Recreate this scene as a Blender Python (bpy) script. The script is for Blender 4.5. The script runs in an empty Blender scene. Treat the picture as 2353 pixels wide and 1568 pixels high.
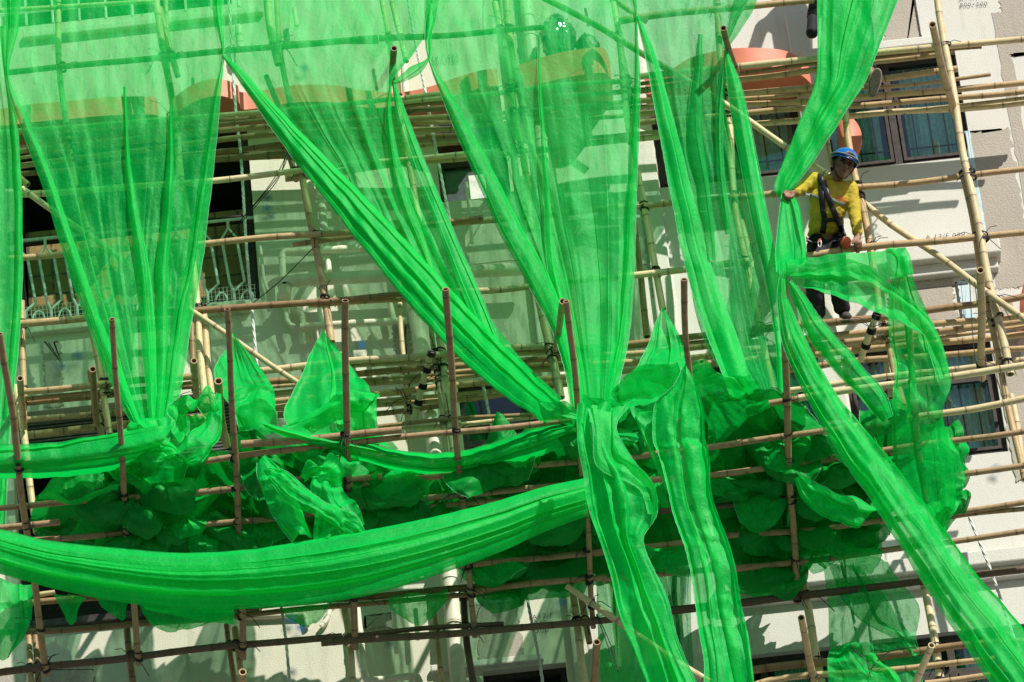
import bpy, bmesh, math, random
from mathutils import Vector, Matrix, noise
R = math.radians
random.seed(7)
sc = bpy.context.scene
col = sc.collection

# ------------------------------------------------------------------ camera
PITCH, ROLL, DIST, FPX, W0, H0 = R(34), R(6.2), 45.7, 12800.0, 2353.0, 1568.0
fw = Vector((0, math.cos(PITCH), math.sin(PITCH)))
u0 = Vector((0, -math.sin(PITCH), math.cos(PITCH)))
rt = math.cos(ROLL)*Vector((1, 0, 0)) - math.sin(ROLL)*u0
up = math.sin(ROLL)*Vector((1, 0, 0)) + math.cos(ROLL)*u0
CAM = Vector((0, -DIST*math.cos(PITCH), 1.65))
ZC = CAM.z + DIST*math.sin(PITCH)                       # facade height met by the optical axis
cam = bpy.data.cameras.new('camera'); co = bpy.data.objects.new('camera', cam); col.objects.link(co)
co.matrix_world = Matrix(((rt.x, up.x, -fw.x, CAM.x), (rt.y, up.y, -fw.y, CAM.y), (rt.z, up.z, -fw.z, CAM.z), (0, 0, 0, 1)))
cam.sensor_width = 36; cam.lens = 36*FPX/W0; cam.clip_start = 1; cam.clip_end = 3000
sc.camera = co

# ------------------------------------------------------------------ world, sun, exposure
SUN_EL, SUN_AZ = R(41), R(38)          # azimuth: to the right of the facade normal
sd = Vector((math.sin(SUN_AZ)*math.cos(SUN_EL), -math.cos(SUN_AZ)*math.cos(SUN_EL), math.sin(SUN_EL)))
w = bpy.data.worlds.new("World"); sc.world = w; w.use_nodes = True
nt = w.node_tree; nt.nodes.clear()
sky = nt.nodes.new('ShaderNodeTexSky'); sky.sky_type = 'NISHITA'; sky.sun_disc = False
sky.sun_elevation = SUN_EL; sky.sun_rotation = math.atan2(sd.x, sd.y)
bg = nt.nodes.new('ShaderNodeBackground'); bg.inputs[1].default_value = 0.07
wo = nt.nodes.new('ShaderNodeOutputWorld')
nt.links.new(sky.outputs[0], bg.inputs[0]); nt.links.new(bg.outputs[0], wo.inputs[0])
sl = bpy.data.lights.new('sun', 'SUN'); sl.energy = 5.0; sl.angle = R(0.5); sl.color = (1.0, 0.94, 0.84)
so = bpy.data.objects.new('sun', sl); col.objects.link(so); so.location = (10, -30, 60)
so.rotation_euler = sd.to_track_quat('Z', 'Y').to_euler()
sc.view_settings.view_transform = 'Standard'; sc.view_settings.look = 'None'
sc.view_settings.exposure = 0.04; sc.view_settings.gamma = 1.0
sc.cycles.transparent_max_bounces = 32; sc.cycles.max_bounces = 8
sc.cycles.diffuse_bounces = 4; sc.cycles.transmission_bounces = 6; sc.cycles.use_denoising = True

# ------------------------------------------------------------------ helpers
def P(x, y, d=0.0):
    """point seen at photo position (x, y) standing d metres out from the facade plane"""
    v = fw + rt*((x-W0/2)/FPX) + up*((H0/2-y)/FPX)
    return CAM + v*((-d-CAM.y)/v.y)
OFF = {1: (0, 0), 2: (574.5, 0), 3: (1149, 0), 4: (1723.4, 0), 5: (0, 517), 6: (574.5, 517), 7: (1149, 517), 8: (1723.4, 517),
       9: (0, 1034), 10: (574.5, 1034), 11: (1149, 1034), 12: (1723.4, 1034)}
def T(n, x, y):
    s = .3370 if n < 9 else .3407
    return OFF[n][0]+x*s, OFF[n][1]+y*s
S = FPX/DIST                                             # photo units per metre on the facade
CV = math.cos(PITCH)
def link(o, parent=None):
    col.objects.link(o)
    if parent is not None: o.parent = parent
    return o
def mesh_obj(name, verts, faces, mat=None, parent=None, smooth=False):
    me = bpy.data.meshes.new(name)
    me.from_pydata([tuple(v) for v in verts], [], faces)
    if smooth: me.polygons.foreach_set('use_smooth', [True]*len(me.polygons))
    me.update()
    o = bpy.data.objects.new(name, me)
    if mat: me.materials.append(mat)
    return link(o, parent)
def empty(name, label, cat, loc=(0, 0, 0), group=None):
    o = bpy.data.objects.new(name, None); o.location = loc; o.empty_display_size = .1
    link(o); tag(o, label, cat, group); return o
def tag(o, label, cat, group=None, kind=None):
    o['label'] = label; o['category'] = cat
    if group: o['group'] = group
    if kind: o['kind'] = kind
def structure(o): o['kind'] = 'structure'; return o
class MB:
    def __init__(s): s.v = []; s.f = []
    def box(s, x0, x1, y0, y1, z0, z1):
        b = len(s.v)
        s.v += [(x, y, z) for x in (x0, x1) for y in (y0, y1) for z in (z0, z1)]
        for q in ((0, 1, 3, 2), (4, 6, 7, 5), (0, 4, 5, 1), (2, 3, 7, 6), (0, 2, 6, 4), (1, 5, 7, 3)):
            s.f.append(tuple(b+i for i in q))
        return s
    def quad(s, a, b, c, d):
        n = len(s.v); s.v += [a, b, c, d]; s.f.append((n, n+1, n+2, n+3)); return s
    def tube(s, pts, rad, n=10, cap=True, flat=1.0):
        pts = [Vector(p) for p in pts]
        rr = rad if isinstance(rad, (list, tuple)) else [rad]*len(pts)
        b0 = len(s.v)
        t0 = (pts[1]-pts[0]).normalized()
        ref = Vector((0, 0, 1)) if abs(t0.z) < .9 else Vector((0, -1, 0))
        a = t0.cross(ref).normalized()
        for i, p in enumerate(pts):
            t = (pts[min(i+1, len(pts)-1)]-pts[max(i-1, 0)]).normalized()
            a = (a - t*a.dot(t)).normalized(); c = t.cross(a)
            for k in range(n):
                th = 2*math.pi*k/n
                s.v.append(p + a*math.cos(th)*rr[i] + c*math.sin(th)*rr[i]*flat)
        for i in range(len(pts)-1):
            for k in range(n):
                q = b0+i*n
                s.f.append((q+k, q+(k+1) % n, q+n+(k+1) % n, q+n+k))
        if cap:
            s.f.append(tuple(b0+k for k in reversed(range(n))))
            e = b0+(len(pts)-1)*n
            s.f.append(tuple(e+k for k in range(n)))
        return s
    def build(s, name, mat, parent=None, smooth=False): return mesh_obj(name, s.v, s.f, mat, parent, smooth)

# ------------------------------------------------------------------ materials
def mat_new(name):
    m = bpy.data.materials.new(name); m.use_nodes = True
    n = m.node_tree; n.nodes.clear()
    out = n.nodes.new('ShaderNodeOutputMaterial')
    return m, n, out
def N(nt, typ, **kw):
    n = nt.nodes.new(typ)
    for k, v in kw.items():
        if k.startswith('i_'):
            key = k[2:]; key = int(key) if key.isdigit() else key.replace('_', ' ')
            n.inputs[key].default_value = v
        else: setattr(n, k, v)
    return n
def ramp(nt, src, stops):
    r = nt.nodes.new('ShaderNodeValToRGB')
    while len(r.color_ramp.elements) > 1: r.color_ramp.elements.remove(r.color_ramp.elements[-1])
    for i, (p, c) in enumerate(stops):
        e = r.color_ramp.elements[0] if i == 0 else r.color_ramp.elements.new(p)
        e.position = p; e.color = (c, c, c, 1) if isinstance(c, (int, float)) else (*c, 1)
    nt.links.new(src, r.inputs[0]); return r.outputs[0]
def mix(nt, fac, a, b, mode='MIX'):
    m = nt.nodes.new('ShaderNodeMix'); m.data_type = 'RGBA'; m.blend_type = mode
    L = nt.links
    for sock, v in ((m.inputs[0], fac), (m.inputs[6], a), (m.inputs[7], b)):
        if hasattr(v, 'is_output'): L.new(v, sock)
        else: sock.default_value = v if isinstance(v, (int, float)) else (*v, 1)
    return m.outputs[2]
def simple(name, c, rough=.6, metal=0, noise_amt=.12, scale=20, spec=.4, bump=0, c2=None):
    m, n, out = mat_new(name)
    b = N(n, 'ShaderNodeBsdfPrincipled', i_Roughness=rough, i_Metallic=metal); b.inputs['Specular IOR Level'].default_value = spec
    tc = N(n, 'ShaderNodeTexCoord')
    nz = N(n, 'ShaderNodeTexNoise', i_Scale=scale, i_Detail=6.0); n.links.new(tc.outputs['Object'], nz.inputs['Vector'])
    dark = c2 if c2 else tuple(x*(1-noise_amt*2) for x in c)
    cc = ramp(n, nz.outputs[0], [(.3, dark), (.65, tuple(min(1, x*(1+noise_amt*.5)) for x in c))])
    n.links.new(cc, b.inputs['Base Color'])
    if bump:
        bp = N(n, 'ShaderNodeBump', i_Strength=bump, i_Distance=.02); n.links.new(nz.outputs[0], bp.inputs['Height']); n.links.new(bp.outputs[0], b.inputs['Normal'])
    n.links.new(b.outputs[0], out.inputs[0]); return m

def wall_mat(name, c, dirt=.5, grain=55, bump=.5, crack=False):
    m, n, out = mat_new(name); L = n.links
    b = N(n, 'ShaderNodeBsdfPrincipled', i_Roughness=.85); b.inputs['Specular IOR Level'].default_value = .2
    tc = N(n, 'ShaderNodeTexCoord'); ob = tc.outputs['Object']
    n1 = N(n, 'ShaderNodeTexNoise', i_Scale=1.3, i_Detail=8.0, i_Roughness=.65); L.new(ob, n1.inputs['Vector'])
    mp = N(n, 'ShaderNodeMapping'); mp.inputs['Scale'].default_value = (7, 7, .8); L.new(ob, mp.inputs[0])
    n2 = N(n, 'ShaderNodeTexNoise', i_Scale=1.0, i_Detail=7.0, i_Roughness=.7); L.new(mp.outputs[0], n2.inputs['Vector'])
    n3 = N(n, 'ShaderNodeTexNoise', i_Scale=9.0, i_Detail=9.0, i_Roughness=.75); L.new(ob, n3.inputs['Vector'])
    c1 = mix(n, ramp(n, n1.outputs[0], [(.35, 0), (.7, dirt*.5)]), c, (c[0]*.72, c[1]*.72, c[2]*.66))
    c2 = mix(n, ramp(n, n2.outputs[0], [(.55, 0), (.8, dirt)]), c1, (c[0]*.55, c[1]*.53, c[2]*.46))
    c3 = mix(n, ramp(n, n3.outputs[0], [(.62, 0), (.72, dirt*.9)]), c2, (c[0]*.42, c[1]*.4, c[2]*.34))
    last = c3
    if crack:
        vo = N(n, 'ShaderNodeTexVoronoi', feature='DISTANCE_TO_EDGE', i_Scale=3.0); 
        mm = N(n, 'ShaderNodeMixRGB'); 
        ad = N(n, 'ShaderNodeVectorMath', operation='ADD'); sc_ = N(n, 'ShaderNodeVectorMath', operation='SCALE'); sc_.inputs['Scale'].default_value = .35
        L.new(n3.outputs['Color'], sc_.inputs[0]); L.new(sc_.outputs[0], ad.inputs[0]); L.new(ob, ad.inputs[1]); L.new(ad.outputs[0], vo.inputs['Vector'])
        last = mix(n, ramp(n, vo.outputs[0], [(0, .8), (.02, 0)]), c3, (c[0]*.25, c[1]*.22, c[2]*.18))
    L.new(last, b.inputs['Base Color'])
    n4 = N(n, 'ShaderNodeTexNoise', i_Scale=float(grain), i_Detail=4.0, i_Roughness=.6); L.new(ob, n4.inputs['Vector'])
    hh = ramp(n, n4.outputs[0], [(.42, 0), (.6, 1)])
    bp = N(n, 'ShaderNodeBump', i_Strength=bump, i_Distance=.02); L.new(hh, bp.inputs['Height']); L.new(bp.outputs[0], b.inputs['Normal'])
    L.new(b.outputs[0], out.inputs[0]); return m

def bamboo_mat(name, a, b_, green=.25, spots=.5):
    m, n, out = mat_new(name); L = n.links
    bs = N(n, 'ShaderNodeBsdfPrincipled', i_Roughness=.5); bs.inputs['Specular IOR Level'].default_value = .35
    oi = N(n, 'ShaderNodeObjectInfo'); at = N(n, 'ShaderNodeAttribute', attribute_name='ring'); al = N(n, 'ShaderNodeAttribute', attribute_name='tt')
    tc = N(n, 'ShaderNodeTexCoord'); geo = N(n, 'ShaderNodeNewGeometry')
    base = mix(n, oi.outputs['Random'], a, b_)
    w1 = N(n, 'ShaderNodeTexNoise', noise_dimensions='4D', i_Scale=1.6, i_Detail=4.0); L.new(geo.outputs['Position'], w1.inputs['Vector']); L.new(oi.outputs['Random'], w1.inputs['W'])
    c1 = mix(n, ramp(n, w1.outputs[0], [(.45, 0), (.68, green)]), base, (.26, .25, .09))
    w2 = N(n, 'ShaderNodeTexNoise', i_Scale=14.0, i_Detail=6.0, i_Roughness=.7); L.new(geo.outputs['Position'], w2.inputs['Vector'])
    c2 = mix(n, ramp(n, w2.outputs[0], [(.5, 0), (.72, spots)]), c1, (.12, .07, .03))
    w3 = N(n, 'ShaderNodeTexNoise', i_Scale=70.0, i_Detail=3.0); L.new(geo.outputs['Position'], w3.inputs['Vector'])
    c2 = mix(n, ramp(n, w3.outputs[0], [(.62, 0), (.72, .45)]), c2, (.08, .05, .03))
    c3 = mix(n, at.outputs['Fac'], c2, (.07, .04, .02))
    L.new(c3, bs.inputs['Base Color'])
    bp = N(n, 'ShaderNodeBump', i_Strength=.25, i_Distance=.01); L.new(w2.outputs[0], bp.inputs['Height']); L.new(bp.outputs[0], bs.inputs['Normal'])
    L.new(bs.outputs[0], out.inputs[0]); return m

def net_mat(name, opac=.42, c=(.002, .70, .115), ct=(.002, .84, .115), weave=True):
    """fine plastic mesh: open area shows what is behind, threads scatter and pass green light; slanted mesh closes up"""
    m, n, out = mat_new(name); L = n.links
    geo = N(n, 'ShaderNodeNewGeometry')
    dt = N(n, 'ShaderNodeVectorMath', operation='DOT_PRODUCT'); L.new(geo.outputs['Normal'], dt.inputs[0]); L.new(geo.outputs['Incoming'], dt.inputs[1])
    ab = N(n, 'ShaderNodeMath', operation='ABSOLUTE'); L.new(dt.outputs['Value'], ab.inputs[0])
    mx = N(n, 'ShaderNodeMath', operation='MAXIMUM', i_1=.30); L.new(ab.outputs[0], mx.inputs[0])
    iv = N(n, 'ShaderNodeMath', operation='DIVIDE', i_0=1.0); L.new(mx.outputs[0], iv.inputs[1])
    # weave density varies a little from place to place
    nz = N(n, 'ShaderNodeTexNoise', i_Scale=5.0, i_Detail=5.0); L.new(geo.outputs['Position'], nz.inputs['Vector'])
    tr = ramp(n, nz.outputs[0], [(.3, 1-opac*1.18), (.7, 1-opac*.82)])
    # thin creases along the hang of the cloth and a gauzy unevenness of the weave
    mpc = N(n, 'ShaderNodeMapping'); mpc.inputs['Scale'].default_value = (13, 13, 1.3); mpc.inputs['Rotation'].default_value = (0, R(-9), 0); L.new(geo.outputs['Position'], mpc.inputs[0])
    nc = N(n, 'ShaderNodeTexNoise', i_Scale=1.0, i_Detail=3.0, i_Roughness=.6); L.new(mpc.outputs[0], nc.inputs['Vector'])
    crs = ramp(n, nc.outputs[0], [(.475, 1), (.5, .62), (.525, 1)])
    ng = N(n, 'ShaderNodeTexNoise', i_Scale=85.0, i_Detail=2.0); L.new(geo.outputs['Position'], ng.inputs['Vector'])
    gz = ramp(n, ng.outputs[0], [(.35, .84), (.65, 1)])
    m5 = N(n, 'ShaderNodeMath', operation='MULTIPLY'); L.new(tr, m5.inputs[0]); L.new(crs, m5.inputs[1])
    m6 = N(n, 'ShaderNodeMath', operation='MULTIPLY'); L.new(m5.outputs[0], m6.inputs[0]); L.new(gz, m6.inputs[1]); tr = m6.outputs[0]
    pw = N(n, 'ShaderNodeMath', operation='POWER'); L.new(tr, pw.inputs[0]); L.new(iv.outputs[0], pw.inputs[1])
    df = N(n, 'ShaderNodeBsdfDiffuse'); df.inputs[0].default_value = (*c, 1)
    tl = N(n, 'ShaderNodeBsdfTranslucent'); tl.inputs[0].default_value = (*ct, 1)
    gl = N(n, 'ShaderNodeBsdfGlossy', i_Roughness=.45); gl.inputs[0].default_value = (.55, 1, .7, 1)
    m1 = N(n, 'ShaderNodeMixShader', i_0=.48); L.new(df.outputs[0], m1.inputs[1]); L.new(tl.outputs[0], m1.inputs[2])
    m2 = N(n, 'ShaderNodeMixShader', i_0=.025); L.new(m1.outputs[0], m2.inputs[1]); L.new(gl.outputs[0], m2.inputs[2])
    bp = N(n, 'ShaderNodeBump', i_Strength=.5, i_Distance=.02)
    n5 = N(n, 'ShaderNodeTexNoise', i_Scale=16.0, i_Detail=7.0, i_Roughness=.65); L.new(geo.outputs['Position'], n5.inputs['Vector']); L.new(n5.outputs[0], bp.inputs['Height'])
    for q in (df, tl, gl): L.new(bp.outputs[0], q.inputs['Normal'])
    tp = N(n, 'ShaderNodeBsdfTransparent'); tp.inputs[0].default_value = (.55, .93, .66, 1)   # thin green filaments tint what shows through
    m3 = N(n, 'ShaderNodeMixShader'); L.new(pw.outputs[0], m3.inputs[0]); L.new(m2.outputs[0], m3.inputs[1]); L.new(tp.outputs[0], m3.inputs[2])
    L.new(m3.outputs[0], out.inputs[0]); return m

M = dict(
    plaster=wall_mat('cream_plaster', (.74, .73, .61), .6, grain=95, bump=.22),
    white=wall_mat('white_plaster', (.74, .73, .68), .55, grain=95, bump=.22),
    concrete=wall_mat('bare_concrete', (.50, .455, .395), .8, grain=70, bump=.3, crack=False),
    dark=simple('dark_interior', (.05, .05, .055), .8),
    tile=None,
    bronze=simple('bronze_frame', (.055, .045, .042), .45, .3, .2),
    white_frame=simple('white_frame', (.8, .82, .8), .5),
    pipe=simple('pipe_paint', (.84, .82, .68), .5, 0, .1, 6, c2=(.66, .62, .48)),
    steel=simple('dull_steel', (.4, .4, .4), .4, .6),
    salmon=simple('salmon_fascia', (.82, .25, .17), .55, 0, .06, 5),
    rail=simple('white_railing', (.80, .84, .82), .45),
    tie=simple('black_tie', (.012, .012, .014), .45, spec=.5),
    wire=simple('black_wire', (.015, .015, .017), .5),
    rope=simple('white_rope', (.78, .80, .80), .8),
    hem=simple('pale_thread', (.20, .72, .36), .7),
    ink=simple('black_ink', (.03, .03, .03), .8),
    red=simple('red_paint', (.75, .10, .05), .6),
    curtain=simple('aqua_curtain', (.62, .88, .84), .8),
    leaf=simple('dry_leaf', (.10, .12, .03), .7),
)
M['bam_pale'] = bamboo_mat('bamboo_pale', (.80, .66, .40), (.70, .56, .33), .22, .30)
M['bam_tan'] = bamboo_mat('bamboo_tan', (.62, .44, .23), (.52, .37, .20), .12, .45)
M['bam_fan'] = bamboo_mat('bamboo_weathered', (.46, .31, .17), (.36, .24, .14), .1, .7)
M['bam_brown'] = bamboo_mat('bamboo_brown', (.40, .25, .12), (.30, .19, .10), .12, .6)
M['bam_dark'] = bamboo_mat('bamboo_dark', (.10, .065, .045), (.15, .10, .07), .1, .6)
M['bam_green'] = bamboo_mat('bamboo_green', (.55, .48, .27), (.52, .44, .25), .3, .4)
M['net'] = net_mat('green_net', .46)
M['net_heap_shaded'] = net_mat('green_net_heap_shaded', .78, (.002, .44, .055), (.002, .34, .035))  # denser where folded; the darker green is heap shade put into the colour
M['net_thin'] = net_mat('green_net_thin', .40, (.01, .55, .11), (.01, .60, .10))
M['net_dense'] = net_mat('green_net_dense', .66)
M['net_old'] = net_mat('green_net_faded', .26, (.03, .30, .10), (.03, .30, .10))

# blue spray dot
m, n, out = mat_new('blue_spray'); L = n.links
tc = N(n, 'ShaderNodeTexCoord'); nz = N(n, 'ShaderNodeTexNoise', i_Scale=30.0, i_Detail=4.0); L.new(tc.outputs['Object'], nz.inputs['Vector'])
ln = N(n, 'ShaderNodeVectorMath', operation='LENGTH'); L.new(tc.outputs['Object'], ln.inputs[0])
ad = N(n, 'ShaderNodeMath', operation='MULTIPLY_ADD', i_1=.05, i_2=0.0); L.new(nz.outputs[0], ad.inputs[0]); L.new(ln.outputs['Value'], ad.inputs[2])
al = ramp(n, ad.outputs[0], [(.025, .8), (.085, 0)])
df = N(n, 'ShaderNodeBsdfDiffuse'); df.inputs[0].default_value = (.03, .14, .34, 1)
tp = N(n, 'ShaderNodeBsdfTransparent'); ms = N(n, 'ShaderNodeMixShader'); L.new(al, ms.inputs[0]); L.new(tp.outputs[0], ms.inputs[1]); L.new(df.outputs[0], ms.inputs[2]); L.new(ms.outputs[0], out.inputs[0])
M['blue'] = m
# pale blue smear paint
M['bluepaint'] = simple('pale_blue_paint', (.45, .68, .80), .8, 0, .15, 12, c2=(.75, .78, .76))
# tiles in the balcony
m, n, out = mat_new('balcony_tiles'); L = n.links
b = N(n, 'ShaderNodeBsdfPrincipled', i_Roughness=.35); tc = N(n, 'ShaderNodeTexCoord')
mp = N(n, 'ShaderNodeMapping'); mp.inputs['Rotation'].default_value = (R(90), 0, 0); L.new(tc.outputs['Object'], mp.inputs[0])
br = N(n, 'ShaderNodeTexBrick', offset=0.0, i_Scale=1.0, i_Mortar_Size=.012, i_Brick_Width=.2, i_Row_Height=.2)
br.inputs['Color1'].default_value = (.34, .25, .10, 1); br.inputs['Color2'].default_value = (.28, .20, .08, 1); br.inputs['Mortar'].default_value = (.10, .08, .05, 1)
L.new(mp.outputs[0], br.inputs['Vector'])
vo = N(n, 'ShaderNodeTexVoronoi', i_Scale=15.0); L.new(tc.outputs['Object'], vo.inputs['Vector'])
L.new(mix(n, ramp(n, vo.outputs[0], [(.25, .45), (.45, 0)]), br.outputs[0], (.45, .33, .14)), b.inputs['Base Color']); L.new(b.outputs[0], out.inputs[0])
M['tile'] = m
# window glass: dark glossy sheet that also lets the room show
m, n, out = mat_new('window_glass'); L = n.links
tp = N(n, 'ShaderNodeBsdfTransparent'); tp.inputs[0].default_value = (.88, .99, .97, 1)
gl = N(n, 'ShaderNodeBsdfGlossy', i_Roughness=.03); gl.inputs[0].default_value = (.9, .95, 1, 1)
fr = N(n, 'ShaderNodeFresnel', i_IOR=1.5); ms = N(n, 'ShaderNodeMixShader'); L.new(fr.outputs[0], ms.inputs[0]); L.new(tp.outputs[0], ms.inputs[1]); L.new(gl.outputs[0], ms.inputs[2]); L.new(ms.outputs[0], out.inputs[0])
M['glass'] = m
M['glass_grey'] = simple('grey_glass', (.10, .12, .13), .15, spec=.7)
# ------------------------------------------------------------------ street and building
g = MB(); g.quad((-600, -600, 0), (600, -600, 0), (600, 600, 0), (-600, 600, 0))
structure(g.build('street', simple('asphalt', (.10, .10, .10), .9, 0, .2, 2)))

def rect(cx, cy, wpx, hpx, d=0.0):
    c = P(cx, cy, d); hw = wpx/S/2; hh = hpx/S/CV/2
    return c.x-hw, c.x+hw, c.z-hh, c.z+hh
bld = empty('apartment_building', 'cream and white plastered apartment block with peeling paint and grey concrete patches behind the scaffold', 'building')
OP = {  # openings in the wall
 'upper_balcony': rect(262, -30, 560, 150), 'balcony': rect(308, 500, 560, 445), 'lower_balcony': rect(318, 1165, 560, 480),
 'vent_a': rect(1082, 345, 165, 235), 'vent_b': rect(1150, 985, 175, 230), 'vent_c': rect(1215, 1635, 185, 190),
 'w1': rect(1668, 288, 345, 265), 'w2': rect(2050, 255, 338, 258), 'w3': rect(1740, 958, 340, 260), 'w4': rect(2125, 922, 338, 262),
 'w5': rect(1822, 1632, 340, 250), 'w6': rect(2200, 1590, 338, 255)}
WX = (-9.0, 9.0); WZ = (ZC-9.0, ZC+8.0)
xs = sorted({WX[0], WX[1]} | {v for r in OP.values() for v in r[:2]}); zs = sorted({WZ[0], WZ[1]} | {v for r in OP.values() for v in r[2:]})
wl = MB()
XSPLIT = P(1350, 700).x
wr = MB()
xs = sorted(set(xs) | {XSPLIT})
for i in range(len(xs)-1):
    for j in range(len(zs)-1):
        mx_, mz_ = (xs[i]+xs[i+1])/2, (zs[j]+zs[j+1])/2
        if any(r[0] < mx_ < r[1] and r[2] < mz_ < r[3] for r in OP.values()): continue
        (wl if mx_ < XSPLIT else wr).quad((xs[i], 0, zs[j]), (xs[i+1], 0, zs[j]), (xs[i+1], 0, zs[j+1]), (xs[i], 0, zs[j+1]))
for k, r in OP.items():
    dd = .22
    t = wl if r[0] < XSPLIT else wr
    t.quad((r[0], 0, r[2]), (r[0], dd, r[2]), (r[0], dd, r[3]), (r[0], 0, r[3]))
    t.quad((r[1], 0, r[3]), (r[1], dd, r[3]), (r[1], dd, r[2]), (r[1], 0, r[2]))
    t.quad((r[0], 0, r[3]), (r[0], dd, r[3]), (r[1], dd, r[3]), (r[1], 0, r[3]))
    t.quad((r[1], 0, r[2]), (r[1], dd, r[2]), (r[0], dd, r[2]), (r[0], 0, r[2]))
o = wl.build('wall', M['plaster'], bld); o['label'] = 'cream textured plaster wall with pipes, left half'
o = wr.build('wall', M['white'], bld); o['label'] = 'white peeling plaster wall, right half'
# rooms behind the openings, so that nothing is hollow
for k, r in OP.items():
    q = MB(); d0, d1 = .22, 1.5; e = .3 if 'balcony' not in k else 0
    a0, a1, b0, b1 = r[0]-e, r[1]+e, r[2]-e, r[3]+e
    q.quad((a0, d1, b0), (a1, d1, b0), (a1, d1, b1), (a0, d1, b1)); q.quad((a0, d0, b0), (a0, d1, b0), (a0, d1, b1), (a0, d0, b1))
    q.quad((a1, d0, b0), (a1, d0, b1), (a1, d1, b1), (a1, d1, b0)); q.quad((a0, d0, b1), (a0, d1, b1), (a1, d1, b1), (a1, d0, b1)); q.quad((a0, d0, b0), (a1, d0, b0), (a1, d1, b0), (a0, d1, b0))
    q.build('room', M['dark'], bld)
# balcony back wall of ochre relief tiles, its ceiling slab edge, its ledge
r = OP['balcony']; q = MB(); q.box(r[0]+.02, r[1]-.02, .62, .66, r[2]+.02, r[3]-.55); q.build('tiled_wall', M['tile'], bld)
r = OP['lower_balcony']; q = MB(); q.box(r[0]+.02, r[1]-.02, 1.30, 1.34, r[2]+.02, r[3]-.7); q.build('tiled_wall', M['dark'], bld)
q = MB()
for k in range(16):
    z = r[3]-.06-k*.033*1.0
    q.box(r[0]+.05, r[1]-.05, .10, .13, z-.014, z+.004)
o = q.build('louvre', simple('grey_louvre', (.12, .11, .10), .7), bld); o['label'] = 'dark slatted louvre at the top of the lower balcony'
# dark door frame post at the right side of the balcony
r = OP['balcony']; q = MB(); q.box(r[1]-.075, r[1]-.02, .16, .24, r[2], r[3]); q.box(r[0], r[1]-.08, .14, .2, P(300, 528, -.14).z-.02, P(300, 528, -.14).z+.03); q.build('frame', M['bronze'], bld)

def ledge(name, cx, cy, wpx, hpx, depth, mat):
    a, b, c, d = rect(cx, cy, wpx, hpx); q = MB(); q.box(a, b, -depth, .01, c, d); o = q.build(name, mat, bld)
    bv = o.modifiers.new('b', 'BEVEL'); bv.width = .012; bv.segments = 2
    return o
ledge('ledge', 2060, 612, 480, 34, .16, M['white'])
ledge('ledge', 2060, 640, 470, 26, .08, M['white'])
ledge('ledge', 2100, 1318, 880, 30, .14, M['white'])
ledge('ledge', 2100, 1345, 870, 24, .07, M['white'])
ledge('ledge', 300, 740, 560, 22, .07, M['plaster'])
ledge('ledge', 320, 1418, 560, 18, .06, M['bronze'])
ledge('ledge', 330, 60, 580, 16, .06, M['plaster'])
ledge('pilaster', 1868, 300, 52, 560, .07, M['white'])
ledge('pilaster', 1925, 960, 52, 560, .07, M['white'])
ledge('pilaster', 1470, 250, 44, 1500, .05, M['white'])
ledge('pilaster', 1262, 800, 50, 2700, .08, M['plaster'])
ledge('pilaster', 1375, 1430, 60, 380, .09, M['white'])
ledge('lintel', 2000, 122, 330, 20, .10, M['white'])
ledge('lintel', 1120, 1530, 250, 14, .06, M['white'])
# panel of repainted concrete round the patches, bare concrete patches
PK = [0]
def patch(cx, cy, wpx, hpx, mat='concrete', lab=None, prd=.004, seed=0):
    PK[0] += 1; prd = .003+.0005*PK[0]
    a, b, c, d = rect(cx, cy, wpx, hpx); rnd = random.Random(seed+int(cx)); pts = []
    n = 30
    for (p0, p1) in (((a, c), (b, c)), ((b, c), (b, d)), ((b, d), (a, d)), ((a, d), (a, c))):
        for i in range(n):
            t = i/n; j = min(.03*abs(noise.noise(Vector((i*.9+cx, cy, p0[0]))))+.012, .10*min(b-a, d-c)) if i else .002
            pts.append((p0[0]+(p1[0]-p0[0])*t+rnd.uniform(-j, j), -prd, p0[1]+(p1[1]-p0[1])*t+rnd.uniform(-j, j)))
    b0 = [(p[0], 0.0, p[2]) for p in pts]; k = len(pts)
    o = mesh_obj('bare_patch' if mat == 'concrete' else 'paint_patch', pts+b0, [tuple(range(k))]+[(i, i+k, (i+1) % k+k, (i+1) % k) for i in range(k)], M[mat], bld)
    if lab: o['label'] = lab
    return o
patch(2300, 480, 100, 372, lab='bare grey concrete strip on the right beside the pale blue paint')
patch(2252, 480, 12, 372, 'bluepaint')
patch(2345, 330, 30, 640); patch(2066, 38, 84, 130); patch(2338, 55, 66, 150)
patch(1502, 560, 40, 250, lab='chipped bare strip between the pipes and the white wall'); patch(1524, 570, 5, 260, 'blue2' if 'blue2' in M else 'bluepaint')
patch(2120, 700, 150, 105); patch(2222, 705, 26, 120, 'bluepaint')
patch(1148, 1458, 96, 128, lab='rectangular grey concrete patch beside the painted code'); patch(1148, 1382, 104, 7, 'bluepaint', prd=.006)
patch(122, 862, 42, 150); patch(105, 1560, 215, 62); patch(925, 790, 36, 90, lab='stained concrete hollow beside the soil pipe')
patch(2330, 900, 60, 400)
patch(2145, 662, 160, 3, 'bronze', prd=.008); patch(2206, 705, 4, 112, 'bronze', prd=.008); patch(2108, 40, 4, 150, 'bronze', prd=.008)
patch(690, 872, 120, 12); patch(870, 1430, 60, 30)
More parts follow.
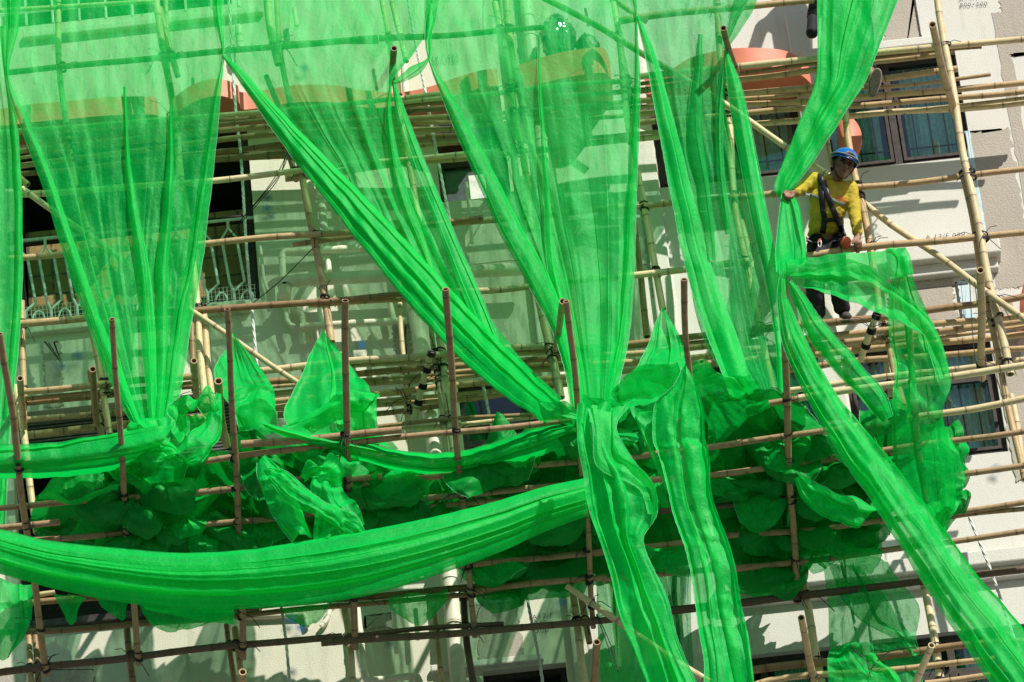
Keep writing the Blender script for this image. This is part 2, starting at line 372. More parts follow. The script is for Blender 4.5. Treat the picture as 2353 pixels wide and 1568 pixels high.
# blue spray dots
for (x, y) in ((615, 464), (617, 489), (622, 507), (832, 802), (180, 826), (145, 851), (672, 1430), (692, 1452), (900, 1488), (2290, 1086), (2200, 1405), (2383, 1492), (1150, 1402), (1293, 1393), (672, 1554), (1245, 195), (700, 165), (140, 95), (1945, 1380)):
    c = P(x, y); q = MB(); k = 16
    q.v = [(math.cos(i*math.tau/k)*.075, 0, math.sin(i*math.tau/k)*.085) for i in range(k)]; q.f = [tuple(range(k))]
    o = q.build('spray_mark', M['blue'], bld); o.location = (c.x, -.055, c.z)

# ------------------------------------------------------------------ windows
def window(key, panes, curt=True, label=None):
    r = OP[key]; f = MB(); t = .055
    y0, y1 = .06, .12
    f.box(r[0], r[1], y0, y1, r[2], r[2]+t); f.box(r[0], r[1], y0, y1, r[3]-t, r[3])
    zz = r[2]+(r[3]-r[2])*.70
    f.box(r[0]+t, r[1]-t, y0+.003, y1-.003, zz-.02, zz+.025)
    f.box(r[0], r[0]+t, y0+.001, y1-.001, r[2]+t, r[3]-t); f.box(r[1]-t, r[1], y0+.001, y1-.001, r[2]+t, r[3]-t)
    W = r[1]-r[0]
    for p in panes: f.box(r[0]+W*p-.03, r[0]+W*p+.03, y0+.002, y1-.002, r[2]+t, r[3]-t)
    fo = f.build('window', M['bronze'], bld)
    if label: fo['label'] = label
    ed = [0]+list(panes)+[1]
    for i in range(len(ed)-1):
        a, b = r[0]+W*ed[i]+.04, r[0]+W*ed[i+1]-.04
        s = MB(); tt = .028
        for (z0, z1) in ((r[2]+t+.01, zz-.03),):
            s.box(a, b, .045, .075, z0, z0+tt); s.box(a, b, .045, .075, z1-tt, z1); s.box(a, a+tt, .046, .074, z0+tt, z1-tt); s.box(b-tt, b, .046, .074, z0+tt, z1-tt)
        s.build('sash', M['bronze'], fo)
        gq = MB(); gq.box(a, b, .088, .093, r[2]+t, r[3]-t); gq.build('pane', M['glass'], fo)
        # grille bars inside
        br = MB(); nb = 3
        for k in range(1, nb+1):
            x = a+(b-a)*k/(nb+1); br.tube([(x, .135, r[2]+t), (x, .135, zz)], .006, 6)
        zc = (r[2]+zz)/2+.1

        br.tube([(a, .135, zc-.25), (b, .135, zc-.25)], .007, 6)
        br.build('grille', M['bronze'], fo)
        if curt:
            c = MB(); nn = 70; span = .86; x0 = a if i % 2 == 0 else b-(b-a)*span
            vs = []
            for k in range(nn+1):
                u = k/nn; x = x0+(b-a)*span*u; y = .19+.03*math.sin(u*40+math.sin(u*9)*2)
                vs += [(x, y, r[2]-.05), (x+.02*math.sin(u*7), y+.01, r[3]-.02)]
            c.v = vs; c.f = [(2*k, 2*k+2, 2*k+3, 2*k+1) for k in range(nn)]
            c.build('curtain', M['curtain'], fo, smooth=True)
    return fo
window('w1', (.5,), label='dark framed double window behind the nets with aqua curtains')
window('w2', (.5,), label='dark framed double window above the worker with pale aqua curtains')
window('w3', (.5,)); window('w4', (.5,), label='dark framed window low on the right behind the scaffold')
window('w5', (.35, .7)); window('w6', (.5,))
for k in ('vent_a', 'vent_b', 'vent_c'):
    r = OP[k]; f = MB(); t = .05
    f.box(r[0], r[1], .08, .14, r[2], r[2]+t); f.box(r[0], r[1], .08, .14, r[3]-t, r[3]); f.box(r[0], r[0]+t, .081, .139, r[2]+t, r[3]-t); f.box(r[1]-t, r[1], .081, .139, r[2]+t, r[3]-t)
    zm = r[2]+(r[3]-r[2])*.40; f.box(r[0]+t, r[1]-t, .082, .138, zm, zm+.06)
    fo = f.build('window', M['bronze'], bld); fo['label'] = 'small dark bathroom window'
    q = MB(); q.box(r[0]+t, r[1]-t, .12, .125, r[2]+t, zm); q.build('pane', M['glass_grey'], fo)
    q = MB(); q.box(r[0]+t, r[1]-t, .12, .125, zm+.06, r[3]-t); q.build('pane', M['glass'], fo)
    q = MB(); q.box(r[0]+.25, r[1]-.2, .112, .118, r[2]+t+.03, zm-.08); q.build('paper', M['white_frame'], fo)

# ------------------------------------------------------------------ salmon wavy fascia (canopy edge) in three pieces
def fascia(pts, h, label, hd=None):
    q = MB(); n = 90; top = []
    for i in range(n+1):
        t = i/n*(len(pts)-1); k = min(int(t), len(pts)-2); f = t-k
        p = [pts[max(k-1, 0)], pts[k], pts[k+1], pts[min(k+2, len(pts)-1)]]
        c = [catm(p[0][j], p[1][j], p[2][j], p[3][j], f) for j in range(3)]
        top.append(P(*c))
    hh = h/S/CV
    for v in top: q.v += [v, v-Vector((0, 0, hh)), v+Vector((0, .03, -hh)), v+Vector((0, .03, 0))]
    for i in range(n):
        a = i*4
        for k in range(4): q.f.append((a+k, a+(k+1) % 4, a+4+(k+1) % 4, a+4+k))
    # soffit back to the wall
    b0 = len(q.v)
    for v in top: q.v += [v+Vector((0, .03, -hh*.8)), Vector((v.x, .0, v.z-hh*.8))]
    for i in range(n): q.f.append((b0+2*i, b0+2*i+1, b0+2*i+3, b0+2*i+2))
    o = q.build('fascia', M['salmon'], bld, smooth=False); o['label'] = label; return o
def catm(a, b, c, d, t): return .5*((2*b)+(-a+c)*t+(2*a-5*b+4*c-d)*t*t+(-a+3*b-3*c+d)*t*t*t)
fascia([(-80, 262, .35), (0, 250, .35), (70, 240, .36), (160, 232, .38), (250, 224, .36), (345, 222, .34), (362, 228, .28)], 44, 'salmon wavy canopy edge above the railed balcony')
fascia([(400, 225, .30), (430, 202, .40), (470, 185, .46), (510, 182, .46), (545, 196, .38), (553, 212, .30), (600, 208, .28), (680, 196, .30), (760, 196, .34), (840, 208, .32), (920, 212, .28), (985, 200, .34), (1050, 178, .42), (1105, 162, .46), (1142, 158, .46)], 42, 'long salmon wavy canopy edge across the middle')
fascia([(1190, 150, .32), (1245, 132, .40), (1310, 117, .48), (1382, 110, .50), (1400, 135, .30)], 62, 'salmon canopy edge below the wrapped bundle')
fascia([(1480, 175, .22), (1540, 160, .3), (1590, 132, .42), (1660, 115, .52), (1720, 110, .56), (1790, 114, .50), (1835, 130, .38), (1858, 150, .26)], 46, 'salmon domed canopy edge over the left dark window')
# curved salmon panel beside the worker: a leaf-shaped fin
q = MB(); n = 20
ps = [P(1928+52*math.sin(math.pi*t)**.7, 250+130*t, .18) for t in [i/n for i in range(n+1)]]
pe = [P(1922+8*t, 255+125*t, .18) for t in [i/n for i in range(n+1)]]
for a, b in zip(ps, pe): q.v += [a, b, a+Vector((0, .1, 0)), b+Vector((0, .1, 0))]
for i in range(n):
    a = i*4; q.f += [(a, a+4, a+5, a+1), (a, a+2, a+6, a+4), (a+2, a+3, a+7, a+6), (a+1, a+5, a+7, a+3)]
o = q.build('fin', M['salmon'], bld, smooth=True); o['label'] = 'curved salmon fin behind the blue helmet'
q = MB(); q.v = []
ps = [P(2353-10*math.sin(math.pi*t), 650+110*t, .2) for t in [i/n for i in range(n+1)]]
for a in ps: q.v += [a, a+Vector((.5, 0, 0)), a+Vector((0, .08, 0))]
q.f = [(3*i, 3*i+1, 3*i+4, 3*i+3) for i in range(n)]+[(3*i, 3*i+3, 3*i+5, 3*i+2) for i in range(n)]
o = q.build('fin', M['salmon'], bld, smooth=True); o['label'] = 'salmon fin at the right edge'

# ------------------------------------------------------------------ balcony railing
def railing(x0, x1, ytop, ybot, d, lab, step=60):
    e = P((x0+x1)/2, ybot, d); rl = empty('railing', lab, 'railing', e)
    del rl['category']; rl['label'] = lab; rl.parent = bld
    def Q(x, y): return P(x, y-.1*(x-(x0+x1)/2), d)-e
    q = MB(); q.tube([Q(x0, ytop), Q(x1, ytop)], .014, 8); q.build('rail', M['rail'], rl)
    q = MB(); q.tube([Q(x0, ybot), Q(x1, ybot)], .014, 8); q.build('rail', M['rail'], rl)
    x = x0+30; h = ybot-ytop
    while x < x1-20:
        # elongated hexagon loop with stems
        q = MB(); L_ = [(x, ybot-h*.13), (x+17+h*.05, ybot-h*.24), (x+17, ytop+h*.22), (x, ytop+h*.1), (x-17, ytop+h*.22), (x-17+h*.05, ybot-h*.24), (x, ybot-h*.13)]
        sh = h*.08
        L_ = [(a+(b-ytop)*.09-h*.04, b) for a, b in L_]
        q.tube([Q(*p) for p in L_], .0125, 8, cap=False)
        q.tube([Q(L_[0][0]+1, ybot), Q(*L_[0])], .0125, 8); q.tube([Q(L_[3][0]-1, ytop), Q(*L_[3])], .0125, 8)
        xa = x+step/2+h*.045
        q.tube([Q(xa+14*math.cos(t), ybot-2-22*math.sin(t)) for t in [k*math.pi/8 for k in range(9)]], .010, 6)
        q.build('ornament', M['rail'], rl, smooth=True); x += step
    q = MB()
    k = x0
    while k < x1: q.tube([Q(k, ybot), Q(k-3, ybot-36)], .0025, 4, cap=False); k += 9
    for yy in (ybot-9, ybot-18, ybot-27, ybot-36): q.tube([Q(x0, yy), Q(x1, yy)], .0025, 4, cap=False)
    q.build('wire_mesh', M['rail'], rl)
railing(20, 588, 528, 718, -.05, 'white railing of tall looped bars across the open balcony')
e_ = empty('railing', 'x', 'x', P(270, 0)); del e_['category']; e_['label'] = 'plain white bars of the upper balcony seen through the net'; e_.parent = bld; q = MB(); c0 = P(270, 0)
for k in range(-1, 10): q.tube([P(-8+k*61, -60-k*6, .0)-c0, P(k*61, 64-k*5.5, .0)-c0], .012, 6)
q.build('bar', M['rail'], e_); q = MB()
for yy in (35, -18): q.tube([P(-60, yy+6, .0)-c0, P(560, yy-56, .0)-c0], .012, 6)
q.build('rail', M['rail'], e_)

# ------------------------------------------------------------------ pipes
def pipe(name, pts, rad_px, lab=None, mat='pipe', collars=(), d=None):
    q = MB(); pp = []
    base = [P(x, y, dd) for x, y, dd in pts]
    # rounded elbows
    for i, p in enumerate(base):
        if 0 < i < len(base)-1:
            a = (base[i-1]-p); b = (base[i+1]-p); rr = min(rad_px/S*1.6, a.length*.45, b.length*.45)
            A = p+a.normalized()*rr; B = p+b.normalized()*rr
            for t in (0, .2, .4, .6, .8, 1): pp.append((A*(1-t)+p*t)*(1-t)+(p*(1-t)+B*t)*t)
        else: pp.append(p)
    q.tube(pp, rad_px/S, 14)
    for i in range(1, len(base)-1):
        for o_ in (base[i-1], base[i+1]):
            dr = (o_-base[i]).normalized(); st = base[i]+dr*min(rad_px/S*1.7, (o_-base[i]).length*.4)
            q.tube([st, st+dr*rad_px/S*.5], rad_px/S*1.12, 14)
    for (k, t) in collars:
        a, b = base[k], base[k+1]; dr = (b-a).normalized(); st = a.lerp(b, t)
        q.tube([st, st+dr*rad_px/S*.9], rad_px/S*1.10, 16); q.tube([st+dr*rad_px/S*1.1, st+dr*rad_px/S*1.25], rad_px/S*1.16, 16)
    o = q.build(name, M[mat], bld, smooth=True)
    em = o.modifiers.new('e', 'EDGE_SPLIT'); em.split_angle = R(50)
    if lab: o['label'] = lab
    return o
pipe('waste_pipe', [(1210, 618, .22), (655, 646, .22), (655, 672, .22), (650, 690, .05)], 15, 'thick cream waste pipe running across the wall', collars=((0, .35), (0, .86)))
pipe('waste_pipe', [(1000, 562, .16), (648, 580, .16), (650, 640, .16)], 8.5, 'thin cream pipe with rust stains above the thick one', collars=((0, .6),))
pipe('soil_pipe', [(935, 560, .16), (950, 680, .16), (978, 860, .16), (1010, 1120, .16), (1030, 1300, .16), (1060, 1640, .16)], 18, 'wide vertical cream soil pipe', collars=((1, .1), (1, .7), (2, .2), (3, .2), (4, .35)))
pipe('waste_pipe', [(690, 752, .12), (720, 749, .12), (935, 737, .12)], 8.5, 'thin cream branch pipe below the thick one', collars=((1, .4), (1, .8)))
pipe('trap', [(655, 700, .10), (660, 740, .10), (672, 752, .12), (672, 745, .14)], 6, 'curled cream trap', collars=())
pipe('trap', [(668, 712, .1), (692, 716, .1), (698, 745, .1), (694, 760, .1)], 7)
pipe('waste_pipe', [(742, 470, .1), (750, 560, .1), (756, 625, .12)], 7)
pipe('waste_pipe', [(728, 380, .1), (738, 470, .1), (742, 520, .1)], 8, collars=((0, .8),))
pipe('waste_pipe', [(735, 700, .1), (738, 750, .1), (752, 900, .1), (770, 1100, .1)], 7)
pipe('waste_pipe', [(895, 690, .1), (905, 735, .1)], 6.5)
pipe('conduit', [(598, 565, .05), (606, 640, .05), (615, 668, .05)], 4)
pipe('conduit', [(1195, 590, .05), (1195, 596, .05), (1000, 616, .05)], 2.5)
pipe('waste_pipe', [(1085, 560, .1), (1072, 420, .1)], 4)
pipe('waste_pipe', [(820, 1395, .14), (828, 1470, .14), (835, 1530, .14), (842, 1566, .14), (960, 1552, .14), (968, 1600, .14)], 8, 'grey kinked waste pipe at the bottom', collars=((1, .9), (0, .7)))
pipe('waste_pipe', [(560, 1419, .03), (700, 1412, .03), (706, 1440, .03)], 6)
pipe('trap', [(758, 1400, .04), (752, 1425, .04), (738, 1440, .04)], 6)
pipe('waste_pipe', [(905, 1400, .12), (912, 1500, .12)], 6)
pipe('waste_pipe', [(955, 1400, .12), (960, 1470, .12)], 5)
pipe('soil_pipe', [(1205, -40, .14), (1215, 60, .14), (1240, 300, .14), (1262, 520, .14), (1290, 820, .14)], 15, 'cream soil pipe beyond the middle net', collars=((1, .3), (2, .5)))
pipe('waste_pipe', [(1452, 500, .1), (1470, 780, .1), (1480, 960, .1)], 7)
pipe('waste_pipe', [(548, 60, .12), (552, 110, .12), (560, 112, .12)], 9, collars=((0, .3),))
pipe('waste_pipe', [(676, 20, .12), (682, 60, .12)], 6)
pipe('waste_pipe', [(928, 150, .1), (938, 300, .1)], 8)
pipe('waste_pipe', [(1555, 1330, .1), (1560, 1420, .1), (1580, 1640, .1)], 7)

# ------------------------------------------------------------------ painted codes on the wall
def writing(txt, x, y, hpx, rot=6, d=.014, slant=.1):
    c = bpy.data.curves.new('painted_code', 'FONT'); c.body = txt; c.size = hpx/S/CV*1.35; c.offset = -.0005; c.shear = slant; c.space_character = 1.15
    o = bpy.data.objects.new('painted_code', c); col.objects.link(o)
    dg = bpy.context.evaluated_depsgraph_get(); me = bpy.data.meshes.new_from_object(o.evaluated_get(dg))
    bpy.data.objects.remove(o); o = bpy.data.objects.new('painted_code', me); link(o, bld); me.materials.clear(); me.materials.append(M['ink'])
    rnd = random.Random(txt)
    for v in me.vertices: v.co.z = 0; v.co.x += .002*noise.noise(v.co*60); v.co.y += .003*noise.noise(v.co*50+Vector((3, 1, 2)))
    o.location = P(x, y, d); o.location.y = -d; o.rotation_euler = (R(90), R(-rot+6.2), 0)
writing('A 13/F 039', 2126, 551, 11, 4); writing('A14/F', 2205, 0, 11, 4); writing('800×500', 2205, 16, 10, 2)
writing('14/F 035', 990, 139, 10, 6); writing('500×100', 992, 150, 10, 6); writing('400', 1214, 90, 9, 6); writing('100', 1222, 100, 9, 6)
writing('A12/F', 1222, 1424, 11, 8); writing('046', 1226, 1438, 11, 4); writing('300', 1230, 1455, 11, 4); writing('41', 1630, 582, 9, 4); writing('40', 1632, 590, 9, 4)
# ------------------------------------------------------------------ bamboo poles
POLES = []
def bamboo(label, pts, dz, tone, group, open_end=0, cat='bamboo pole', jit=True):
    """pts: (x, y, d) in photo units + stand-off; dz: diameter in tile units; open_end 1 = hollow start cut shown"""
    rnd = random.Random(label)
    base = [P(*p) for p in pts]
    rad = dz*.337/S/2*(.98 if group != GF else .90)
    seg = []                                             # resample with a slight natural bow
    for i in range(len(base)-1):
        a, b = base[i], base[i+1]; n = max(2, int((b-a).length/.12))
        for k in range(n if i < len(base)-2 else n+1): seg.append(a.lerp(b, k/n))
    if len(base) > 2:                                    # soften the corners
        for _ in range(6):
            seg = [seg[0]]+[(seg[i-1]+seg[i]*2+seg[i+1])/4 for i in range(1, len(seg)-1)]+[seg[-1]]
    L_ = (seg[-1]-seg[0]).length
    bow = rnd.uniform(-.007, .007)*L_ if jit else 0; ax = Vector((rnd.uniform(-1, 1), rnd.uniform(-.5, .5), rnd.uniform(-1, 1)))
    dirv = (seg[-1]-seg[0]).normalized(); ax = (ax-dirv*ax.dot(dirv)).normalized()
    ln = [0]
    for i in range(1, len(seg)): ln.append(ln[-1]+(seg[i]-seg[i-1]).length)
    def at(s):
        s = max(0, min(ln[-1], s))
        for i in range(1, len(ln)):
            if s <= ln[i] or i == len(ln)-1:
                f = (s-ln[i-1])/max(1e-6, ln[i]-ln[i-1]); p = seg[i-1].lerp(seg[i], f); break
        return p + ax*bow*math.sin(math.pi*s/ln[-1])*1.5 + ax*.007*math.sin(s*5+bow*900)
    # stations: fine near nodes
    st = []; s = rnd.uniform(.05, .3); gap = rnd.uniform(.27, .42); nodes = []
    while s < ln[-1]-.02: nodes.append(s); s += gap*rnd.uniform(.85, 1.2)
    k = 0.0
    while k < ln[-1]: st.append((k, 1.0, 0)); k += .15
    st.append((ln[-1], 1.0, 0))
    st = [q for q in st if all(abs(q[0]-n_) > .03 for n_ in nodes)]
    for n_ in nodes:
        st += [(n_-.022, 1.0, 0), (n_-.008, 1.05, .1), (n_-.003, 1.03, .75), (n_+.002, 1.03, .7), (n_+.007, 1.04, .2), (n_+.024, .99, .05)]
    st = sorted(q for q in st if 0 <= q[0] <= ln[-1])
    if st[0][0] > .0001: st.insert(0, (0, 1, 0))
    if st[-1][0] < ln[-1]-.0001: st.append((ln[-1], 1, 0))
    taper = rnd.uniform(-.22, .22); n = 14
    V, F, RG = [], [], []
    pts_ = [at(q[0]) for q in st]
    t0 = (pts_[1]-pts_[0]).normalized(); ref = Vector((0, 0, 1)) if abs(t0.z) < .9 else Vector((0, -1, 0)); a = t0.cross(ref).normalized()
    def ring(p, t, r, g):
        nonlocal a
        a = (a-t*a.dot(t)).normalized(); c = t.cross(a)
        for k in range(n):
            th = math.tau*k/n; V.append(p+a*math.cos(th)*r+c*math.sin(th)*r); RG.append(g)
    dA = (pts_[1]-pts_[0]).normalized()
    ring(pts_[0]+dA*.09, dA, rad*.66, .95); ring(pts_[0]+dA*.001, dA, rad*.72, .25); ring(pts_[0], dA, rad*.98, .0)
    for i, q in enumerate(st):
        t = (pts_[min(i+1, len(pts_)-1)]-pts_[max(i-1, 0)]).normalized()
        ring(pts_[i]+t*.0005*i/len(st), t, rad*q[1]*(1+taper*(q[0]/ln[-1]-.5)), q[2])
    dB = (pts_[-1]-pts_[-2]).normalized(); rb = rad*(1+taper*.5)
    ring(pts_[-1]+dB*.001, dB, rb*.72, .25); ring(pts_[-1]-dB*.09, dB, rb*.66, .95)
    m_ = len(V)//n
    for i in range(m_-1):
        for k in range(n):
            q = i*n; F.append((q+k, q+(k+1) % n, q+n+(k+1) % n, q+n+k))
    F.append(tuple(range(n))); F.append(tuple(range((m_-1)*n, m_*n))[::-1])
    o = mesh_obj('bamboo_pole', V, F, M['bam_'+tone], None, True)
    at_ = o.data.attributes.new('ring', 'FLOAT', 'POINT'); at_.data.foreach_set('value', RG)
    em = o.modifiers.new('e', 'EDGE_SPLIT'); em.split_angle = R(60)
    tag(o, label, cat, group)
    POLES.append(dict(o=o, pts=[(p[0], p[1], p[2]) for p in pts], rad=rad, seg=seg, dir=dirv))
    return o
ORD = ['top', 'second', 'third', 'fourth', 'fifth', 'sixth', 'seventh', 'eighth', 'ninth', 'tenth', 'eleventh']
def pl(label, *a, dz=42, tone='tan', group='bamboo poles'):
    """a: tile, x, y, d, tile, x, y, d ..."""
    pts = [(*T(*a[i:i+3]), a[i+3]) for i in range(0, len(a), 4)]
    return bamboo(label, pts, dz, tone, group)
def deck(where, rows, d0, d1, group):
    for k, r in enumerate(rows):
        d = d0+(d1-d0)*k/max(1, len(rows)-1); pts = [(*T(*q), d) for q in r[:-2]]
        bamboo('%s bamboo from the top in the %s' % (ORD[k], where), pts, r[-2], r[-1], group)
        if k < len(rows)-1 and len(r) == len(rows[k+1]) and k % 2 == 0:
            q = [((a[0]+b[0])/2, (a[1]+b[1])/2+(-2, 2)[k % 4 == 0], d-.06) for a, b in zip(pts, [(*T(*z), 0) for z in rows[k+1][:-2]])]
            bamboo('thin bamboo under the %s one in the %s' % (ORD[k], where), q, 28, ('brown', 'tan', 'green')[k//2 % 3], group)
GH, GV, GD, GT, GF = 'horizontal bamboo poles of the scaffold', 'upright bamboo poles of the scaffold', 'working platform of parallel bamboo', 'short bamboo stubs pointing outwards', 'bamboo grid of the catch fan'

# ---- working platforms (parallel poles at one level, outermost on top in the picture)
deck('upper left platform under the salmon canopy', [
 ((1, 0, 905), (1, 1480, 778), (2, 300, 742), (2, 1300, 640), 34, 'pale'), ((1, 100, 948), (1, 1460, 840), (2, 200, 815), (2, 1420, 735), 44, 'brown'),
 ((1, 0, 1046), (1, 1450, 895), (2, 200, 858), (2, 1420, 795), 42, 'tan'), ((1, 100, 1138), (1, 1450, 965), (2, 200, 905), (2, 1440, 880), 42, 'tan'),
 ((1, 100, 1196), (1, 1440, 1020), (2, 220, 955), (2, 1470, 928), 40, 'brown'), ((1, 1200, 1062), (2, 0, 1010), (2, 1100, 1000), (2, 1500, 962), 40, 'tan')], .88, .25, GD)
pl('thick dark bamboo with a splintered end below the upper left platform', 1, 1425, 1092, .5, 2, 240, 1055, .5, dz=54, tone='brown', group=GD)
deck('right window platform behind the worker', [
 ((3, 950, 524), (3, 1600, 455), (4, 460, 400), (4, 860, 358), (4, 1868, 268), 46, 'pale'), ((3, 950, 620), (3, 1480, 560), (4, 460, 488), (4, 840, 420), (4, 1290, 368), 44, 'tan'),
 ((3, 950, 690), (3, 1640, 640), (4, 450, 592), (4, 780, 557), (4, 1412, 470), 44, 'tan'), ((3, 950, 775), (3, 1480, 722), (4, 400, 692), (4, 1400, 610), (4, 1868, 568), 42, 'tan'),
 ((3, 950, 842), (3, 1530, 792), (4, 680, 738), (4, 1400, 684), (4, 1900, 618), 42, 'tan'), ((3, 240, 1030), (3, 1090, 950), (4, 330, 852), (4, 1390, 756), (4, 1900, 704), 44, 'pale')], .88, .30, GD)
deck('middle platform behind the centre net', [
 ((2, 1040, 700), (3, 300, 590), (3, 900, 545), 38, 'pale'), ((3, 380, 660), (3, 980, 610), 36, 'tan'), ((2, 1500, 800), (3, 380, 745), (3, 1000, 690), 34, 'green'), ((2, 1500, 860), (3, 100, 835), (3, 940, 780), 34, 'green')], .86, .4, GD)
deck('lower left platform above the dark louvre', [
 ((5, 165, 1135), (5, 620, 1090), (5, 1310, 1030), 46, 'tan'), ((5, 165, 1222), (5, 640, 1178), (5, 1320, 1105), 40, 'brown'), ((5, 1178, 1205), (5, 1400, 1188), 40, 'brown'),
 ((5, 170, 1335), (5, 650, 1295), (5, 1420, 1240), 40, 'tan'), ((5, 170, 1432), (5, 660, 1380), (5, 1420, 1305), 52, 'tan')], .9, .35, GD)
deck('central lower platform below the waste pipes', [
 ((6, 40, 995), (6, 370, 958), (6, 1190, 885), (7, 300, 825), 46, 'pale'), ((6, 660, 962), (6, 1200, 920), (6, 1560, 885), (7, 420, 860), 46, 'green'),
 ((6, 60, 1078), (6, 700, 1025), (6, 1190, 992), (6, 1560, 948), (7, 460, 912), 44, 'brown'), ((6, 120, 1150), (6, 830, 1098), (6, 1280, 1062), (6, 1700, 1015), (7, 460, 975), 42, 'tan'),
 ((6, 150, 1205), (6, 830, 1165), (6, 1280, 1115), (6, 1720, 1075), (7, 460, 1035), 44, 'tan'), ((6, 170, 1250), (6, 760, 1240), (6, 1290, 1200), (6, 1500, 1185), (7, 460, 1090), 42, 'tan'),
 ((6, 190, 1300), (6, 780, 1290), (6, 1290, 1240), 40, 'brown')], .9, .25, GD)
deck('right of centre platform behind the green peak', [
 ((7, 400, 850), (7, 870, 810), (7, 1230, 765), (7, 1790, 700), 46, 'brown'), ((7, 400, 905), (7, 870, 870), (7, 1310, 838), (7, 1790, 795), 42, 'tan'),
 ((7, 400, 970), (7, 870, 935), (7, 1310, 890), (7, 1800, 850), 40, 'tan'), ((7, 560, 1020), (7, 900, 985), (7, 1310, 945), (7, 1800, 905), 38, 'tan')], .9, .4, GD)
deck("platform under the worker's feet", [
 ((7, 1600, 735), (8, 340, 680), (8, 850, 625), (8, 1210, 578), (8, 1530, 545), (8, 1900, 480), 50, 'brown'), ((8, 250, 800), (8, 600, 735), (8, 930, 712), (8, 1270, 672), (8, 1900, 612), 46, 'tan'),
 ((8, 260, 850), (8, 650, 790), (8, 940, 775), (8, 1300, 722), (8, 1900, 652), 46, 'tan'), ((8, 260, 900), (8, 700, 855), (8, 940, 832), (8, 1310, 802), (8, 1900, 745), 46, 'tan'),
 ((8, 260, 985), (8, 770, 930), (8, 960, 912), (8, 1340, 888), (8, 1900, 845), 44, 'tan')], .88, .35, GD)

# ---- single horizontals
H = [
 ('faint bamboo crossing the top left corner behind the net', 1, -60, 78, .8, 1, 330, 52, .8, 1, 1080, 8, .8, 34, 'pale'),
 ('long bamboo tied to the second net knot', 1, 40, 496, .9, 1, 1868, 322, .9, 2, 870, 262, .9, 44, 'tan'),
 ('short doubled bamboo just below the long top one', 2, 225, 302, .84, 2, 875, 283, .84, 30, 'green'),
 ('pole running right from the third net knot under the wrapped bundle', 2, 880, 268, .9, 2, 1868, 196, .9, 3, 330, 190, .9, 42, 'tan'),
 ('pole at the top edge right of the fourth net knot', 3, 810, 145, .9, 3, 1010, 112, .9, 3, 1480, 66, .9, 4, 440, 5, .9, 50, 'tan'),
 ('long pole below the upper left platform beside the white rope', 1, 100, 1330, .9, 1, 1400, 1228, .9, 2, 330, 1166, .9, 2, 560, 1142, .9, 44, 'pale'),
 ('short doubled pole starting by the black wires', 2, 240, 1218, .82, 2, 1170, 1112, .82, 2, 1760, 1052, .82, 3, 300, 1020, .82, 44, 'tan'),
 ('thin pole above the small dark bathroom window', 2, 560, 1140, .88, 2, 1170, 1082, .88, 2, 1700, 1036, .88, 34, 'pale'),
 ('rail crossing the looped balcony bars near their tops', 5, -60, 238, .9, 5, 460, 205, .9, 5, 1340, 150, .9, 6, 0, 118, .9, 6, 720, 52, .9, 6, 1180, 15, .9, 44, 'tan'),
 ('pole with a square cut end beside the rusty pipe', 6, 292, 135, .84, 6, 750, 82, .84, 6, 1160, 40, .84, 38, 'tan'),
 ('pole below the bathroom window with a dark cut end', 2, 1100, 1545, .9, 2, 1400, 1508, .9, 2, 1590, 1485, .9, 36, 'brown'),
 ('long pole below the bathroom window running into the centre net', 2, 930, 1562, .86, 2, 1820, 1496, .86, 3, 640, 1432, .86, 3, 840, 1412, .86, 40, 'tan'),
 ('pole below the left dark window passing the blue paint', 3, 940, 1416, .88, 3, 1190, 1388, .88, 3, 1570, 1342, .88, 4, 160, 1322, .88, 46, 'tan'),
 ('pole below the looped balcony bars', 5, 40, 690, .92, 5, 600, 640, .92, 5, 1100, 598, .92, 50, 'tan'),
 ('reddish pole running right from the railing corner', 5, 1040, 600, .92, 5, 1400, 575, .92, 6, 380, 522, .92, 6, 1160, 462, .92, 46, 'brown'),
 ('lower of the paired poles under the thick waste pipe', 6, 400, 540, .86, 6, 1180, 492, .86, 6, 1590, 455, .86, 38, 'tan'),
 ('mossy pole right of the two crossing net bands', 6, 1120, 470, .92, 6, 1600, 440, .92, 7, 230, 415, .92, 46, 'green'),
 ('pole crossing the bright strip of net in the middle', 7, 350, 395, .9, 7, 870, 348, .9, 7, 1270, 292, .9, 7, 1700, 250, .9, 46, 'pale'),
 ("handrail the worker's hand rests on", 8, 385, 212, .95, 8, 720, 168, .95, 8, 1500, 92, .95, 8, 1900, 56, .95, 48, 'tan'),
 ("pole behind the worker's elbow running to the right edge", 4, 150, 1325, .85, 4, 750, 1262, .85, 4, 1440, 1198, .85, 4, 1900, 1148, .85, 44, 'tan'),
 ('pole at the foot of the central platform', 6, 870, 1372, .9, 6, 1290, 1338, .9, 7, 220, 1290, .9, 30, 'brown'),
 ('second pole at the foot of the central platform', 6, 870, 1392, .82, 6, 1300, 1362, .82, 7, 260, 1312, .82, 34, 'pale'),
 ('pole passing the short capped stub on the right', 8, 200, 1135, .9, 8, 910, 1060, .9, 8, 1380, 998, .9, 8, 1900, 918, .9, 40, 'pale'),
]
for h in H:
    a = h[1:-2]; pts = [(*T(*a[i:i+3]), a[i+3]) for i in range(0, len(a), 4)]
    bamboo(h[0], pts, h[-2], h[-1], GH)

